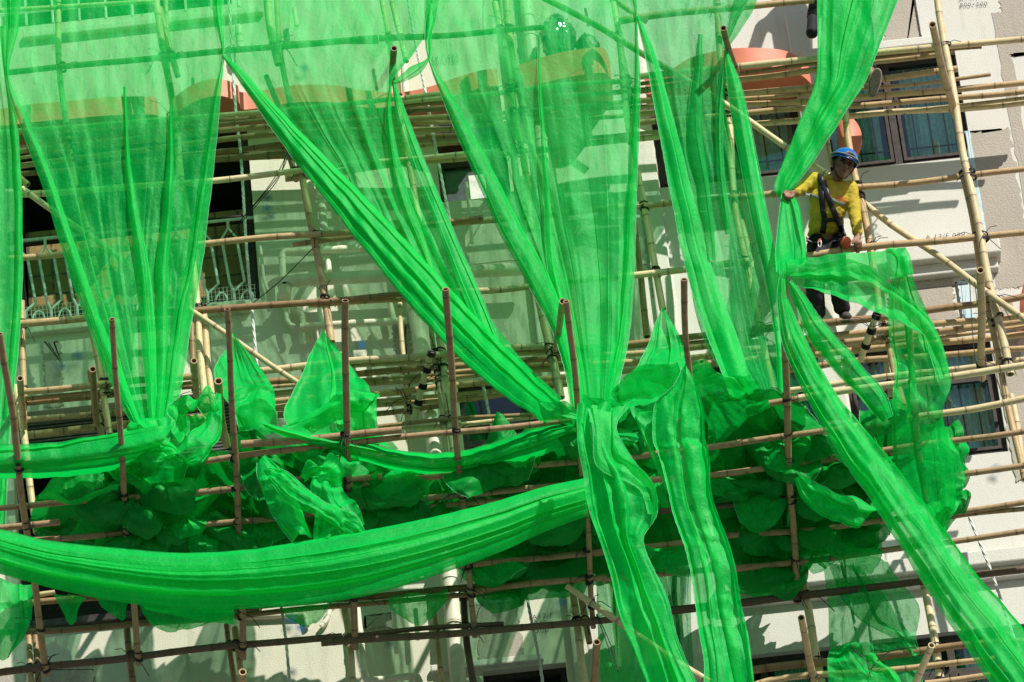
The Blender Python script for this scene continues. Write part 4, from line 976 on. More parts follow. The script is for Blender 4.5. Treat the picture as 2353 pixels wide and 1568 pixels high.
# panel A
A = Net()
A.patch([D3([(10, -40), (140, -40), (270, -40), (400, -40), (515, -40)], dn), D3([(13, 80), (140, 75), (265, 70), (390, 65), (510, 60)], dn+.02), D3([(16, 172), (140, 168), (262, 158), (390, 142), (512, 126)], dn+.02),
         D3([(60, 290), (170, 285), (290, 275), (400, 262), (499, 215)], dn+.04), D3([(112, 420), (200, 425), (290, 420), (385, 410), (476, 400)], dn), D3([(178, 640), (240, 645), (300, 645), (362, 640), (446, 620)], dn),
         D3([(250, 850), (290, 855), (328, 855), (370, 850), (412, 830)], dn+.15), D3([(318, 985), (334, 992), (352, 994), (370, 990), (385, 985)], dn+.5)], folds=9, amp=.035, ov=.75, wr=.012, nu=150, nv=110, seed=3, gather=True)
A.band([(28, -40, 36, dn+.02), (30, 60, 28, dn+.02), (17, 175, 6, dn+.05), (58, 290, 24, dn+.05), (112, 430, 28, dn+.02), (175, 620, 34, dn+.02), (235, 790, 36, dn+.08), (290, 920, 30, dn+.3), (322, 988, 16, dn+.5)], folds=3, ov=1.3, amp=.022, seed=4)
A.band([(500, -40, 26, dn+.02), (503, 40, 24, dn+.02), (512, 126, 5, dn+.06), (497, 230, 18, dn+.05), (473, 410, 30, dn), (447, 590, 38, dn), (418, 740, 42, dn+.06), (396, 900, 36, dn+.3), (378, 988, 20, dn+.5)], folds=3, ov=1.2, amp=.022, seed=5, hem=1)
A.band([(287, 200, 6, dn+.05), (292, 340, 10, dn+.04), (302, 460, 20, dn+.02), (325, 600, 30, dn), (340, 760, 36, dn+.06), (352, 980, 16, dn+.5)], folds=2, ov=1.2, amp=.03, seed=6)
A.band([(392, 240, 3, dn+.05), (392, 330, 12, dn+.04), (386, 460, 22, dn+.02), (372, 620, 30, dn), (372, 800, 30, dn+.08), (365, 980, 16, dn+.5)], folds=2, ov=1.0, amp=.03, seed=16)
A.build('first big pleated green net panel, gathered to a point low on the left')
# panel B
Bn = Net()
Bn.patch([D3([(514, -40), (640, -40), (760, -40), (880, -40), (980, -40)], dn), D3([(513, 70), (640, 60), (760, 55), (880, 60), (984, 70)], dn+.02), D3([(514, 128), (630, 130), (740, 135), (840, 150), (900, 188)], dn+.05),
          D3([(590, 225), (680, 240), (765, 245), (845, 240), (908, 235)], dn+.04), D3([(690, 350), (760, 365), (822, 365), (880, 355), (930, 330)], dn), D3([(800, 510), (852, 530), (900, 530), (945, 515), (985, 480)], dn),
          D3([(940, 700), (980, 720), (1012, 715), (1042, 700), (1078, 660)], dn+.05), D3([(1100, 860), (1128, 860), (1150, 845), (1168, 830), (1182, 805)], dn+.25), D3([(1230, 950), (1248, 950), (1262, 945), (1280, 935), (1290, 915)], dn+.7)], folds=10, amp=.04, ov=.85, wr=.014, nu=150, nv=120, seed=7, gather=True)
Bn.band([(898, 188, 5, dn+.08), (893, 260, 14, dn+.06), (905, 360, 24, dn+.04), (930, 460, 26, dn+.02), (985, 600, 24, dn), (1010, 680, 16, dn)], folds=2, ov=1.1, amp=.03, seed=9)
Bn.band([(985, 60, 16, dn+.03), (986, 130, 5, dn+.08), (950, 165, 26, dn+.08), (905, 190, 6, dn+.1)], folds=3, ov=1.1, amp=.025, seed=21, nv=40)
Bn.build('second green net panel sweeping from the second knot down to the right')
Bb = Net()
Bb.band([(513, 126, 6, dn+.07), (556, 178, 22, dn+.08), (660, 305, 48, dn+.08), (760, 420, 68, dn+.08), (860, 535, 82, dn+.08), (965, 655, 92, dn+.12), (1070, 770, 92, dn+.25), (1175, 870, 84, dn+.5), (1262, 940, 60, dn+.8), (1300, 962, 40, dn+.9)], folds=6, ov=1.3, amp=.04, wr=.012, nu=90, nv=140, seed=8, hem=0)
Bb.band([(560, 190, 10, dn+.05), (700, 350, 50, dn+.04), (860, 530, 70, dn+.04), (1020, 700, 70, dn+.12), (1170, 860, 50, dn+.45)], folds=3, ov=1.0, amp=.03, nu=50, nv=90, seed=10)
Bb.build('wide bright rolled band of net running diagonally across the middle', 'net_dense')
Bc = Net()
Bc.band([(904, 192, 7, dn+.1), (924, 270, 26, dn+.08), (958, 370, 32, dn+.06), (1000, 470, 34, dn+.05), (1040, 570, 36, dn+.05), (1085, 680, 40, dn+.08), (1130, 790, 36, dn+.2)], folds=3, ov=1.25, amp=.025, nu=50, nv=90, seed=11, hem=1)
Bc.build('narrow bright band of net dropping from the stub at the top centre', 'net_dense')
# panel C
C = Net()
C.patch([D3([(980, -40), (1100, -40), (1220, -40), (1340, -40), (1465, -40)], dn), D3([(987, 128), (1100, 110), (1220, 85), (1340, 60), (1463, 34)], dn+.04), D3([(1050, 270), (1150, 265), (1250, 255), (1360, 240), (1466, 215)], dn+.02), D3([(1122, 430), (1205, 435), (1285, 435), (1375, 430), (1462, 420)], dn),
         D3([(1208, 600), (1262, 615), (1322, 622), (1384, 622), (1450, 615)], dn), D3([(1290, 760), (1312, 785), (1345, 795), (1385, 795), (1435, 785)], dn+.15), D3([(1325, 940), (1345, 945), (1362, 945), (1380, 940), (1402, 925)], dn+.6)], folds=11, amp=.04, ov=.8, wr=.014, nu=170, nv=120, seed=12, gather=True)
C.band([(1000, -40, 28, dn+.02), (988, 50, 22, dn+.02), (986, 130, 6, dn+.07), (1045, 262, 30, dn+.06), (1108, 390, 44, dn+.04), (1170, 520, 52, dn+.04), (1235, 640, 54, dn+.06), (1285, 750, 40, dn+.2), (1312, 850, 30, dn+.4), (1322, 940, 20, dn+.6)], folds=3, ov=1.25, amp=.03, nu=50, nv=100, seed=13, hem=0)
C.band([(1450, -40, 30, dn+.02), (1462, 34, 5, dn+.06), (1462, 230, 18, dn+.04), (1452, 420, 24, dn+.02), (1442, 600, 32, dn+.02), (1428, 770, 36, dn+.12), (1400, 920, 26, dn+.5)], folds=2, ov=1.2, amp=.025, nv=90, seed=14, hem=1)
C.band([(1238, 80, 5, dn+.05), (1243, 240, 8, dn+.06), (1256, 430, 14, dn+.05), (1266, 600, 22, dn+.03), (1300, 760, 26, dn+.12), (1335, 930, 20, dn+.5)], folds=2, ov=1.3, amp=.03, nv=90, seed=15, hem=0)
C.build('third green net panel with many vertical pleats in the centre')
# panel D
Dn = Net()
Dn.patch([D3([(1466, -40), (1540, -40), (1610, -40), (1680, -40), (1742, -40)], dn), D3([(1465, 35), (1530, 45), (1585, 55), (1640, 70), (1690, 60)], dn+.04), D3([(1490, 120), (1540, 130), (1585, 130), (1630, 125), (1666, 118)], dn+.04), D3([(1520, 230), (1552, 232), (1590, 228), (1630, 218), (1658, 205)], dn+.02), D3([(1548, 420), (1585, 422), (1622, 415), (1664, 402), (1700, 385)], dn),
          D3([(1578, 600), (1620, 602), (1660, 602), (1702, 602), (1745, 595)], dn), D3([(1612, 770), (1650, 780), (1692, 790), (1742, 790), (1786, 782)], dn+.05), D3([(1690, 905), (1725, 908), (1750, 908), (1775, 908), (1802, 904)], dn+.3)], folds=6, amp=.035, ov=.7, wr=.012, nu=110, nv=110, seed=22, gather=True)
Dn.band([(1610, 80, 10, dn+.04), (1600, 230, 30, dn+.05), (1595, 330, 40, dn+.04), (1620, 470, 36, dn+.02), (1630, 600, 28, dn+.02)], folds=2, ov=1.1, amp=.03, seed=23, cr_amp=.02)
Dn.band([(1668, 116, 6, dn+.06), (1656, 230, 20, dn+.05), (1654, 360, 18, dn+.04), (1664, 480, 22, dn+.02), (1672, 540, 10, dn)], folds=2, ov=1.1, amp=.02, seed=24)
Dn.band([(1728, -40, 46, dn+.05), (1702, 30, 44, dn+.06), (1668, 112, 8, dn+.08)], folds=3, ov=1.0, amp=.02, seed=25, nv=40)
Dn.build('fourth pale green net panel between the fourth knot and the brown stub', 'net_thin')
Da = Net()
Da.band([(1465, 36, 6, dn+.08), (1492, 120, 22, dn+.08), (1528, 270, 40, dn+.08), (1560, 420, 50, dn+.06), (1592, 560, 58, dn+.06), (1628, 690, 66, dn+.08), (1670, 800, 66, dn+.15), (1705, 910, 56, dn+.3)], folds=3, ov=1.2, amp=.03, wr=.014, nu=60, nv=110, seed=26, hem=0)
Da.build('bright band falling from the fourth knot along the left side of the fourth panel', 'net_dense')
Db = Net()
Db.band([(1668, 114, 6, dn+.1), (1690, 215, 34, dn+.1), (1720, 370, 42, dn+.08), (1750, 520, 38, dn+.08), (1776, 650, 34, dn+.08), (1794, 780, 26, dn+.15), (1798, 905, 20, dn+.3)], folds=3, ov=1.2, amp=.028, nu=50, nv=110, seed=27, hem=1)
Db.build('bright band hanging from the hollow stub right of the fourth panel', 'net_dense')
# strand in the worker's hand
E = Net()
de = 1.15
E.patch([D3([(1878, -40), (1928, -40), (1980, -40), (2030, -40), (2080, -40)], de), D3([(1878, 100), (1912, 102), (1950, 102), (1990, 100), (2024, 98)], de), D3([(1876, 185), (1905, 188), (1935, 188), (1965, 186), (1992, 180)], de), D3([(1850, 252), (1876, 258), (1900, 258), (1926, 255), (1950, 246)], de),
         D3([(1822, 320), (1843, 326), (1863, 328), (1884, 325), (1906, 316)], de), D3([(1796, 378), (1812, 384), (1830, 388), (1848, 386), (1866, 376)], de), D3([(1779, 425), (1790, 434), (1802, 438), (1818, 434), (1832, 422)], de), D3([(1786, 452), (1791, 456), (1797, 458), (1803, 456), (1808, 450)], de-.02)], folds=6, amp=.045, ov=1.15, wr=.012, nu=120, nv=120, seed=28, hem=1)
E.patch([D3([(1890, -40), (1950, -40), (2010, -40)], de-.06), D3([(1885, 100), (1935, 102), (1985, 100)], de-.06), D3([(1860, 240), (1895, 245), (1930, 240)], de-.06), D3([(1800, 375), (1830, 380), (1858, 375)], de-.05), D3([(1788, 440), (1800, 448), (1812, 440)], de-.03)], folds=4, amp=.04, ov=1.0, seed=29)
E.patch([D3([(1796, 448), (1806, 446), (1818, 448)], de+.0), D3([(1792, 480), (1812, 474), (1836, 472)], de+.05), D3([(1786, 530), (1815, 528), (1846, 524)], de+.12), D3([(1782, 585), (1815, 582), (1853, 577)], de+.2), D3([(1784, 625), (1815, 622), (1850, 612)], de+.35)], folds=3, amp=.035, ov=1.1, wr=.01, nv=50, seed=30, hem=0)
E.build("thick bundle of net pulled sideways in the worker's right hand", 'net_dense')
# flag: knotted on the pole and thrown over the corner
Fl = Net()
df = 3.15
Fl.patch([D3([(1794, 606), (1860, 596), (1940, 584), (2020, 577), (2081, 574)], df), D3([(1792, 622), (1860, 618), (1945, 616), (2030, 606), (2092, 598)], df+.03), D3([(1792, 640), (1855, 642), (1945, 650), (2030, 652), (2102, 640)], df+.0)], folds=2.5, amp=.03, ov=.9, wr=.02, nu=60, nv=40, seed=31, cr_amp=.03)
Fl.patch([D3([(1806, 612), (1816, 640), (1830, 655)], df+.02), D3([(1870, 606), (1885, 640), (1892, 672)], df+.05), D3([(1960, 600), (1980, 660), (1995, 712)], df+.05), D3([(2040, 640), (2050, 690), (2060, 740)], df+.05), D3([(2110, 700), (2105, 745), (2118, 775)], df+.04), D3([(2155, 765), (2140, 800), (2135, 820)], df+.02), D3([(2182, 850), (2168, 865), (2155, 880)], df)], folds=3, amp=.035, ov=1.0, wr=.02, nu=50, nv=90, seed=32, hem=1, cr_amp=.03)
Fl.patch([D3([(2052, 585), (2068, 582), (2084, 580)], df-.02), D3([(2040, 680), (2075, 680), (2112, 675)], df-.04), D3([(2042, 770), (2095, 775), (2148, 775)], df-.06), D3([(2050, 860), (2112, 868), (2184, 865)], df-.1), D3([(2047, 950), (2105, 955), (2168, 955)], df-.15), D3([(2052, 1050), (2115, 1050), (2190, 1050)], df-.5), D3([(2075, 1140), (2130, 1140), (2196, 1135)], df-.8), D3([(2120, 1225), (2145, 1228), (2172, 1225)], df-1.1)], folds=5, amp=.05, ov=.9, wr=.02, nu=80, nv=100, seed=33, cr_amp=.06)
Fl.patch([D3([(1788, 602), (1795, 600), (1806, 604)], df+.05), D3([(1786, 630), (1800, 628), (1812, 632)], df+.1), D3([(1790, 668), (1800, 668), (1808, 660)], df+.04)], folds=2, amp=.03, ov=1.2, nv=20, seed=34)
Fl.build('net thrown over the fan corner like a flag beside the worker, falling to the right')
F1 = Net()
F1.band([(1798, 640, 14, df+.08), (1800, 700, 26, df+.08), (1818, 780, 44, df+.08), (1868, 880, 58, df+.08), (1925, 970, 72, df+.1), (1985, 1050, 84, df+.1), (2058, 1150, 96, df+.1), (2135, 1262, 104, df+.1), (2212, 1372, 116, df+.1), (2290, 1475, 132, df+.1), (2370, 1575, 140, df+.1), (2420, 1640, 146, df+.1)], folds=5, ov=1.1, amp=.045, wr=.018, nu=90, nv=180, seed=35, hem=0)
F1.band([(1806, 690, 16, df+.0), (1850, 820, 40, df+.0), (1930, 965, 46, df+.0), (2060, 1140, 50, df+.02), (2210, 1360, 56, df+.02), (2400, 1600, 60, df+.02)], folds=3, ov=1.1, amp=.03, nv=120, seed=36)
F1.build('long diagonal strand of net falling from the knot to the bottom right corner')
F2 = Net()
F2.band([(1812, 648, 10, df+.05), (1835, 690, 32, df+.02), (1870, 750, 48, df), (1920, 815, 54, df-.02), (1970, 870, 54, df-.04), (2015, 925, 50, df-.06), (2040, 965, 30, df-.1)], folds=3, ov=1.1, amp=.04, wr=.016, nv=80, seed=37, hem=1)
F2.build('shorter strand beside it fanning out below the knot')
# two strands hanging from the fan in the middle
di = 3.0
I = Net()
I.patch([D3([(1331, 926), (1362, 932), (1400, 934), (1440, 930)], di+.02), D3([(1330, 985), (1356, 985), (1385, 985), (1418, 985)], di+.08), D3([(1330, 1045), (1362, 1045), (1400, 1045), (1450, 1040)], di+.1), D3([(1341, 1112), (1378, 1110), (1430, 1108), (1500, 1105)], di+.1), D3([(1356, 1185), (1395, 1182), (1450, 1180), (1512, 1172)], di+.1),
         D3([(1382, 1268), (1418, 1262), (1450, 1255), (1480, 1245)], di+.08), D3([(1410, 1365), (1448, 1360), (1485, 1352), (1524, 1345)], di+.06), D3([(1450, 1478), (1488, 1472), (1522, 1466), (1556, 1458)], di+.04), D3([(1488, 1585), (1525, 1580), (1560, 1575), (1596, 1568)], di), D3([(1510, 1640), (1550, 1640), (1590, 1640), (1625, 1635)], di)], folds=5.5, amp=.06, ov=1.2, wr=.02, nu=130, nv=150, seed=38, hem=1, cr_amp=.03)
I.patch([D3([(1350, 940), (1380, 944), (1408, 944)], di+.14), D3([(1362, 990), (1386, 990), (1410, 985)], di+.16), D3([(1366, 1055), (1390, 1048), (1420, 1040)], di+.16), D3([(1384, 1082), (1425, 1072), (1462, 1070)], di+.16), D3([(1420, 1100), (1460, 1095), (1494, 1100)], di+.15), D3([(1470, 1125), (1490, 1130), (1508, 1135)], di+.14), D3([(1488, 1180), (1500, 1180), (1512, 1175)], di+.12)], folds=2, amp=.03, ov=.9, wr=.015, nv=80, seed=39, hem=0)
I.build('pleated strand with a pale stitched edge hanging from the fan in the centre', 'net_dense')
J = Net()
J.patch([D3([(1566, 850), (1574, 846), (1580, 852)], di+.15), D3([(1545, 895), (1572, 890), (1598, 882)], di+.15), D3([(1500, 935), (1560, 935), (1616, 938)], di+.12), D3([(1498, 1005), (1560, 1005), (1622, 1000)], di+.1), D3([(1512, 1048), (1570, 1048), (1629, 1045)], di+.1), D3([(1535, 1130), (1588, 1135), (1640, 1136)], di+.08), D3([(1568, 1238), (1618, 1240), (1668, 1238)], di+.06),
         D3([(1590, 1325), (1640, 1325), (1692, 1320)], di+.04), D3([(1603, 1410), (1655, 1405), (1708, 1396)], di+.02), D3([(1618, 1510), (1670, 1505), (1725, 1496)], di), D3([(1622, 1590), (1680, 1590), (1734, 1590)], di), D3([(1622, 1640), (1680, 1640), (1736, 1640)], di)], folds=6, amp=.05, ov=1.3, wr=.022, nu=120, nv=150, seed=40, hem=0, cr_amp=.04)
J.patch([D3([(1505, 950), (1530, 945), (1560, 940)], di+.03), D3([(1450, 940), (1480, 975), (1505, 1010)], di+.0), D3([(1470, 985), (1500, 1040), (1530, 1090)], di), D3([(1500, 1050), (1525, 1110), (1548, 1160)], di)], folds=3, amp=.03, ov=.9, nv=40, seed=41, cr_amp=.05)
J.build('broad creased strand hanging from the fan right of the stitched one', 'net_dense')
# wide swag and thin swags
G = Net()
def GD_(a): return 2.75-.35*max(0, (a[0]-900)/450)
top = [(-80, 1200), (0, 1216), (120, 1243), (300, 1262), (430, 1270), (574, 1262), (700, 1243), (850, 1218), (1000, 1188), (1150, 1150), (1250, 1120), (1345, 1100)]
bot = [(-80, 1300), (0, 1320), (120, 1352), (250, 1380), (400, 1397), (520, 1400), (700, 1390), (850, 1366), (1000, 1322), (1150, 1268), (1250, 1222), (1350, 1186)]
G.patch([[(a[0], a[1], GD_(a)), ((a[0]+b[0])/2, (a[1]*2+b[1])/3, GD_(a)+.05), ((a[0]+b[0])/2, (a[1]+2*b[1])/3, GD_(a)+.03), (b[0], b[1], GD_(a)-.05)] for a, b in zip(top, bot)], folds=7, amp=.045, ov=1.3, wr=.003, nu=150, nv=200, seed=42)
G.patch([[(a[0], a[1]+30, GD_(a)-.09), ((a[0]+b[0])/2, (a[1]+b[1])/2, GD_(a)-.06), (b[0], b[1]-4, GD_(a)-.12)] for a, b in zip(top, bot)], folds=3, amp=.03, ov=1.0, wr=.003, nu=60, nv=120, seed=43)
G.patch([D3([(540, 1380), (540, 1435)], 2.5), D3([(450, 1375), (450, 1425)], 2.5), D3([(330, 1360), (330, 1400)], 2.5)], folds=1, amp=.02, nv=30, seed=44)
G.build('wide folded swag of net slung across the lower left', 'net_dense')
Hh = Net()
def swag(net, top, bot, off, **kw):
    net.patch([[(a[0], a[1], FD(*a)+off), ((a[0]+b[0])/2, (a[1]+b[1])/2, FD(*a)+off+.03), (b[0], b[1], FD(*b)+off)] for a, b in zip(top, bot)], **kw)
swag(Hh, [(-60, 1022), (0, 1020), (120, 1016), (230, 1000), (330, 985), (400, 978)], [(-60, 1100), (0, 1100), (120, 1098), (200, 1092), (280, 1078), (350, 1050)], -.12, folds=3, amp=.03, ov=1.0, nu=60, nv=80, seed=45, hem=1)
Hh.build('thin swag of net entering at the left above the fan bar', 'net_dense')
H2 = Net()
swag(H2, [(600, 970), (660, 985), (760, 1003), (860, 1022), (950, 1040), (1060, 1036), (1150, 1012), (1230, 985), (1320, 965)], [(610, 985), (680, 1015), (780, 1045), (880, 1072), (960, 1088), (1060, 1090), (1150, 1072), (1240, 1048), (1325, 1015)], -.10, folds=3, amp=.03, ov=1.0, nu=60, nv=100, seed=46, hem=0)
H2.build('thin swag of net strung behind the fan poles in the centre', 'net_dense')
# peaks of net pulled up to points
def peak(label, apex, left, right, base, d0, d1, seed, mat='net', extra=()):
    k = Net(); rows = []
    for j in range(len(left)):
        l, r = left[j], right[j]; t = j/(len(left)-1); d = d0+(d1-d0)*t
        rows.append([(l[0], l[1], d), ((l[0]*2+r[0])/3, (l[1]*2+r[1])/3, d+.06*t), ((l[0]+2*r[0])/3, (l[1]+2*r[1])/3, d+.06*t), (r[0], r[1], d)])
    rows.insert(0, [(apex[0]-2, apex[1], d0), (apex[0]-1, apex[1]-2, d0), (apex[0]+1, apex[1]-2, d0), (apex[0]+2, apex[1], d0)])
    k.patch(rows, folds=3, amp=.05, ov=.8, wr=.02, nu=70, nv=70, seed=seed, cr_amp=.05, hem=0)
    for e in extra: k.patch(**e)
    k.build(label, mat); return k
peak('small green peak of net behind the third fan pole', (538, 773), [(515, 815), (494, 862), (505, 905), (540, 950), (560, 1000)], [(575, 815), (612, 870), (630, 905), (632, 960), (600, 1008)], None, 1.3, 1.75, 50, mat='net_dense', extra=[dict(rows=[D3([(530, 905), (580, 895), (630, 905)], 1.85), D3([(525, 950), (580, 960), (632, 955)], 1.9), D3([(545, 985), (580, 1010), (625, 990)], 1.85)], folds=2, amp=.04, ov=.8, cr_amp=.14, nu=50, nv=40, seed=51)])
peak('tall pointed peak of net held up beside the waste pipes', (738, 760), [(715, 815), (690, 880), (650, 965), (690, 1010), (740, 1030)], [(772, 805), (812, 860), (850, 905), (866, 985), (900, 1030)], None, 1.2, 1.7, 52, mat='net_dense', extra=[dict(rows=[D3([(648, 968), (740, 930), (800, 905), (862, 910)], 1.85), D3([(665, 985), (740, 945), (800, 925), (850, 925)], 1.9), D3([(700, 1000), (740, 985), (790, 960), (835, 945)], 1.8)], folds=2, amp=.04, ov=.9, cr_amp=.10, nu=70, nv=40, seed=53),
   dict(rows=[D3([(790, 900), (830, 910), (862, 910)], 1.75), D3([(790, 960), (835, 975), (870, 985)], 1.7), D3([(800, 1040), (850, 1040), (915, 1030)], 1.6)], folds=2, amp=.04, ov=.8, cr_amp=.08, nu=40, nv=40, seed=54)])
peak('green peak of net tied to the upright right of centre', (1524, 706), [(1497, 770), (1470, 835), (1440, 880), (1425, 925), (1440, 960)], [(1555, 760), (1572, 820), (1580, 870), (1585, 920), (1580, 960)], None, 1.15, 1.6, 55, mat='net_dense')
# crumpled bundles
def bundle(label, rows, d, seed, folds=2, cra=.16, mat='net', hem=None, nu=80, nv=80, layers=1, amp=.05, ov=.9, dd=.10, wr=.03, puffs=0):
    k = Net()
    for l in range(layers):
        sh = 8*l
        k.patch([[(p[0]+(sh*.6 if l % 2 else -sh*.4), p[1]+sh*.5, (FD(p[0], p[1])+d if len(p) == 2 else p[2])-dd*l) for p in r] for r in rows], folds=folds, amp=amp, ov=ov, wr=wr, cr_amp=cra*(1-.12*l), nu=nu, nv=nv, seed=seed+l*3.7, hem=hem if l == 0 else None)
    rn = random.Random(int(seed)*13)
    for _ in range(puffs):
        a_ = rn.random()*(len(rows)-1); i_ = int(a_); f_ = a_-i_; rw = [tuple(rows[i_][c][z]*(1-f_)+rows[i_+1][c][z]*f_ for z in (0, 1)) for c in range(len(rows[0]))]
        cx, cy = cr([(p[0], p[1], 0) for p in rw], rn.uniform(.08, .92))[:2]
        W_, H_ = rn.uniform(45, 105), rn.uniform(18, 46); an = rn.uniform(-.7, .5); dd_ = FD(cx, cy)+d+rn.uniform(.02, .16); k.mi = rn.choice((0, 0, 1)); R_ = []
        for jj in (-1, -.33, .33, 1):
            R_.append([(cx+W_*ii*math.cos(an)*(1-.25*abs(jj))-H_*(jj+.35*(1-ii*ii))*math.sin(an), cy+W_*ii*math.sin(an)+H_*(jj+.45*(1-ii*ii))*math.cos(an), dd_+.10*(1-jj*jj)*(1-.5*ii*ii)+rn.uniform(-.02, .02)) for ii in (-1, -.4, .4, 1)])
        k.patch(R_, folds=2, amp=.04, ov=.7, wr=.02, cr_amp=.085, nu=46, nv=36, seed=rn.uniform(0, 90), hem='bottom' if False else (rn.choice((0, 1, None, None))))
    k.build(label, mat); return k
M1 = Net(); e_ = 2.2
M1.band([(296, 985, 30, e_), (318, 1015, 62, e_+.05), (372, 1042, 66, e_+.08), (432, 1040, 66, e_+.08), (478, 998, 60, e_+.05), (500, 945, 34, e_), (506, 912, 12, e_-.1)], folds=3, amp=.05, ov=1.0, wr=.03, cr_amp=.09, nu=60, nv=110, seed=61)
M1.band([(292, 1005, 30, e_-.05), (330, 1042, 44, e_), (395, 1066, 40, e_+.04), (448, 1062, 34, e_+.04), (470, 1045, 16, e_)], folds=2, amp=.05, ov=1.0, wr=.03, cr_amp=.10, nu=50, nv=90, seed=62, hem=1)
M1.band([(420, 1000, 20, e_), (405, 962, 46, e_+.05), (432, 930, 50, e_+.08), (470, 918, 44, e_+.05), (488, 950, 30, e_)], folds=2, amp=.05, ov=.9, wr=.03, cr_amp=.12, nu=50, nv=80, seed=63, hem=0)
M1.patch([D3([(300, 990), (380, 960), (450, 950)], e_-.1), D3([(310, 1015), (390, 1000), (480, 980)], e_-.08), D3([(340, 1040), (400, 1040), (470, 1020)], e_-.1)], folds=2, amp=.05, ov=.8, cr_amp=.16, nu=70, nv=50, seed=65)
M1.patch([D3([(320, 968), (345, 962), (372, 975)], e_+.06), D3([(318, 990), (345, 992), (378, 998)], e_+.14), D3([(330, 1012), (352, 1016), (376, 1012)], e_+.08)], folds=1, amp=.03, ov=.6, cr_amp=.08, nu=40, nv=30, seed=66)
M1.build('crumpled bright bundle at the foot of the first panel', 'net_dense')
M2 = Net(); e_ = 2.7
M2.band([(600, 1058, 26, e_), (618, 1085, 60, e_+.03), (642, 1130, 72, e_+.05), (668, 1180, 70, e_+.03), (690, 1238, 50, e_)], folds=3, amp=.05, ov=1.0, wr=.03, cr_amp=.07, nu=60, nv=90, seed=64, hem=0)
M2.band([(780, 1068, 30, e_-.05), (758, 1095, 66, e_), (748, 1140, 84, e_+.02), (765, 1190, 100, e_+.02), (782, 1235, 110, e_)], folds=3, amp=.05, ov=1.0, wr=.03, cr_amp=.10, nu=70, nv=90, seed=67)
M2.band([(605, 1075, 20, e_+.1), (645, 1098, 46, e_+.14), (690, 1135, 50, e_+.14), (740, 1172, 50, e_+.12), (800, 1200, 46, e_+.1), (832, 1222, 14, e_+.05)], folds=3, amp=.04, ov=1.0, wr=.03, cr_amp=.07, nu=60, nv=90, seed=68, hem=1)
M2.band([(700, 1110, 24, e_+.02), (722, 1078, 44, e_+.08), (756, 1066, 46, e_+.1), (780, 1088, 36, e_+.06), (778, 1120, 20, e_)], folds=2, amp=.05, ov=1.0, wr=.03, cr_amp=.08, nu=50, nv=60, seed=69)
M2.build('crumpled net twisted in front of the third and fourth fan poles', 'net_dense')
bundle('rolled bolster of net on the fan left of the peak', [[(1405, 885), (1440, 862), (1490, 840), (1560, 838)], [(1400, 905), (1450, 895), (1500, 885), (1570, 870)], [(1415, 925), (1460, 915), (1510, 910), (1560, 895)]], -.15, 68, layers=2, cra=.10, nu=80, nv=50)
bundle('net bunched beside the orange stub', [[(1575, 850), (1620, 845), (1660, 865), (1730, 870)], [(1580, 880), (1630, 880), (1690, 890), (1735, 905)], [(1590, 910), (1640, 915), (1700, 915), (1738, 915)]], -.2, 71, layers=2, cra=.14, nu=80, nv=50)
bundle('ruffled roll of net at the sixth fan pole', [[(1236, 935), (1265, 925), (1300, 920), (1330, 930)], [(1232, 955), (1265, 955), (1300, 955), (1335, 960)], [(1245, 975), (1275, 978), (1305, 975), (1335, 975)]], .05, 74, layers=2, cra=.12, nu=60, nv=40, mat='net_dense')
bundle('collar of net folded over the bar at the head of the stitched strand', [[(1335, 915), (1370, 920), (1410, 928), (1438, 935)], [(1335, 930), (1370, 935), (1410, 940), (1440, 945)], [(1350, 940), (1375, 948), (1410, 955), (1425, 965)]], .1, 76, layers=2, cra=.08, nu=60, nv=40, mat='net_dense')
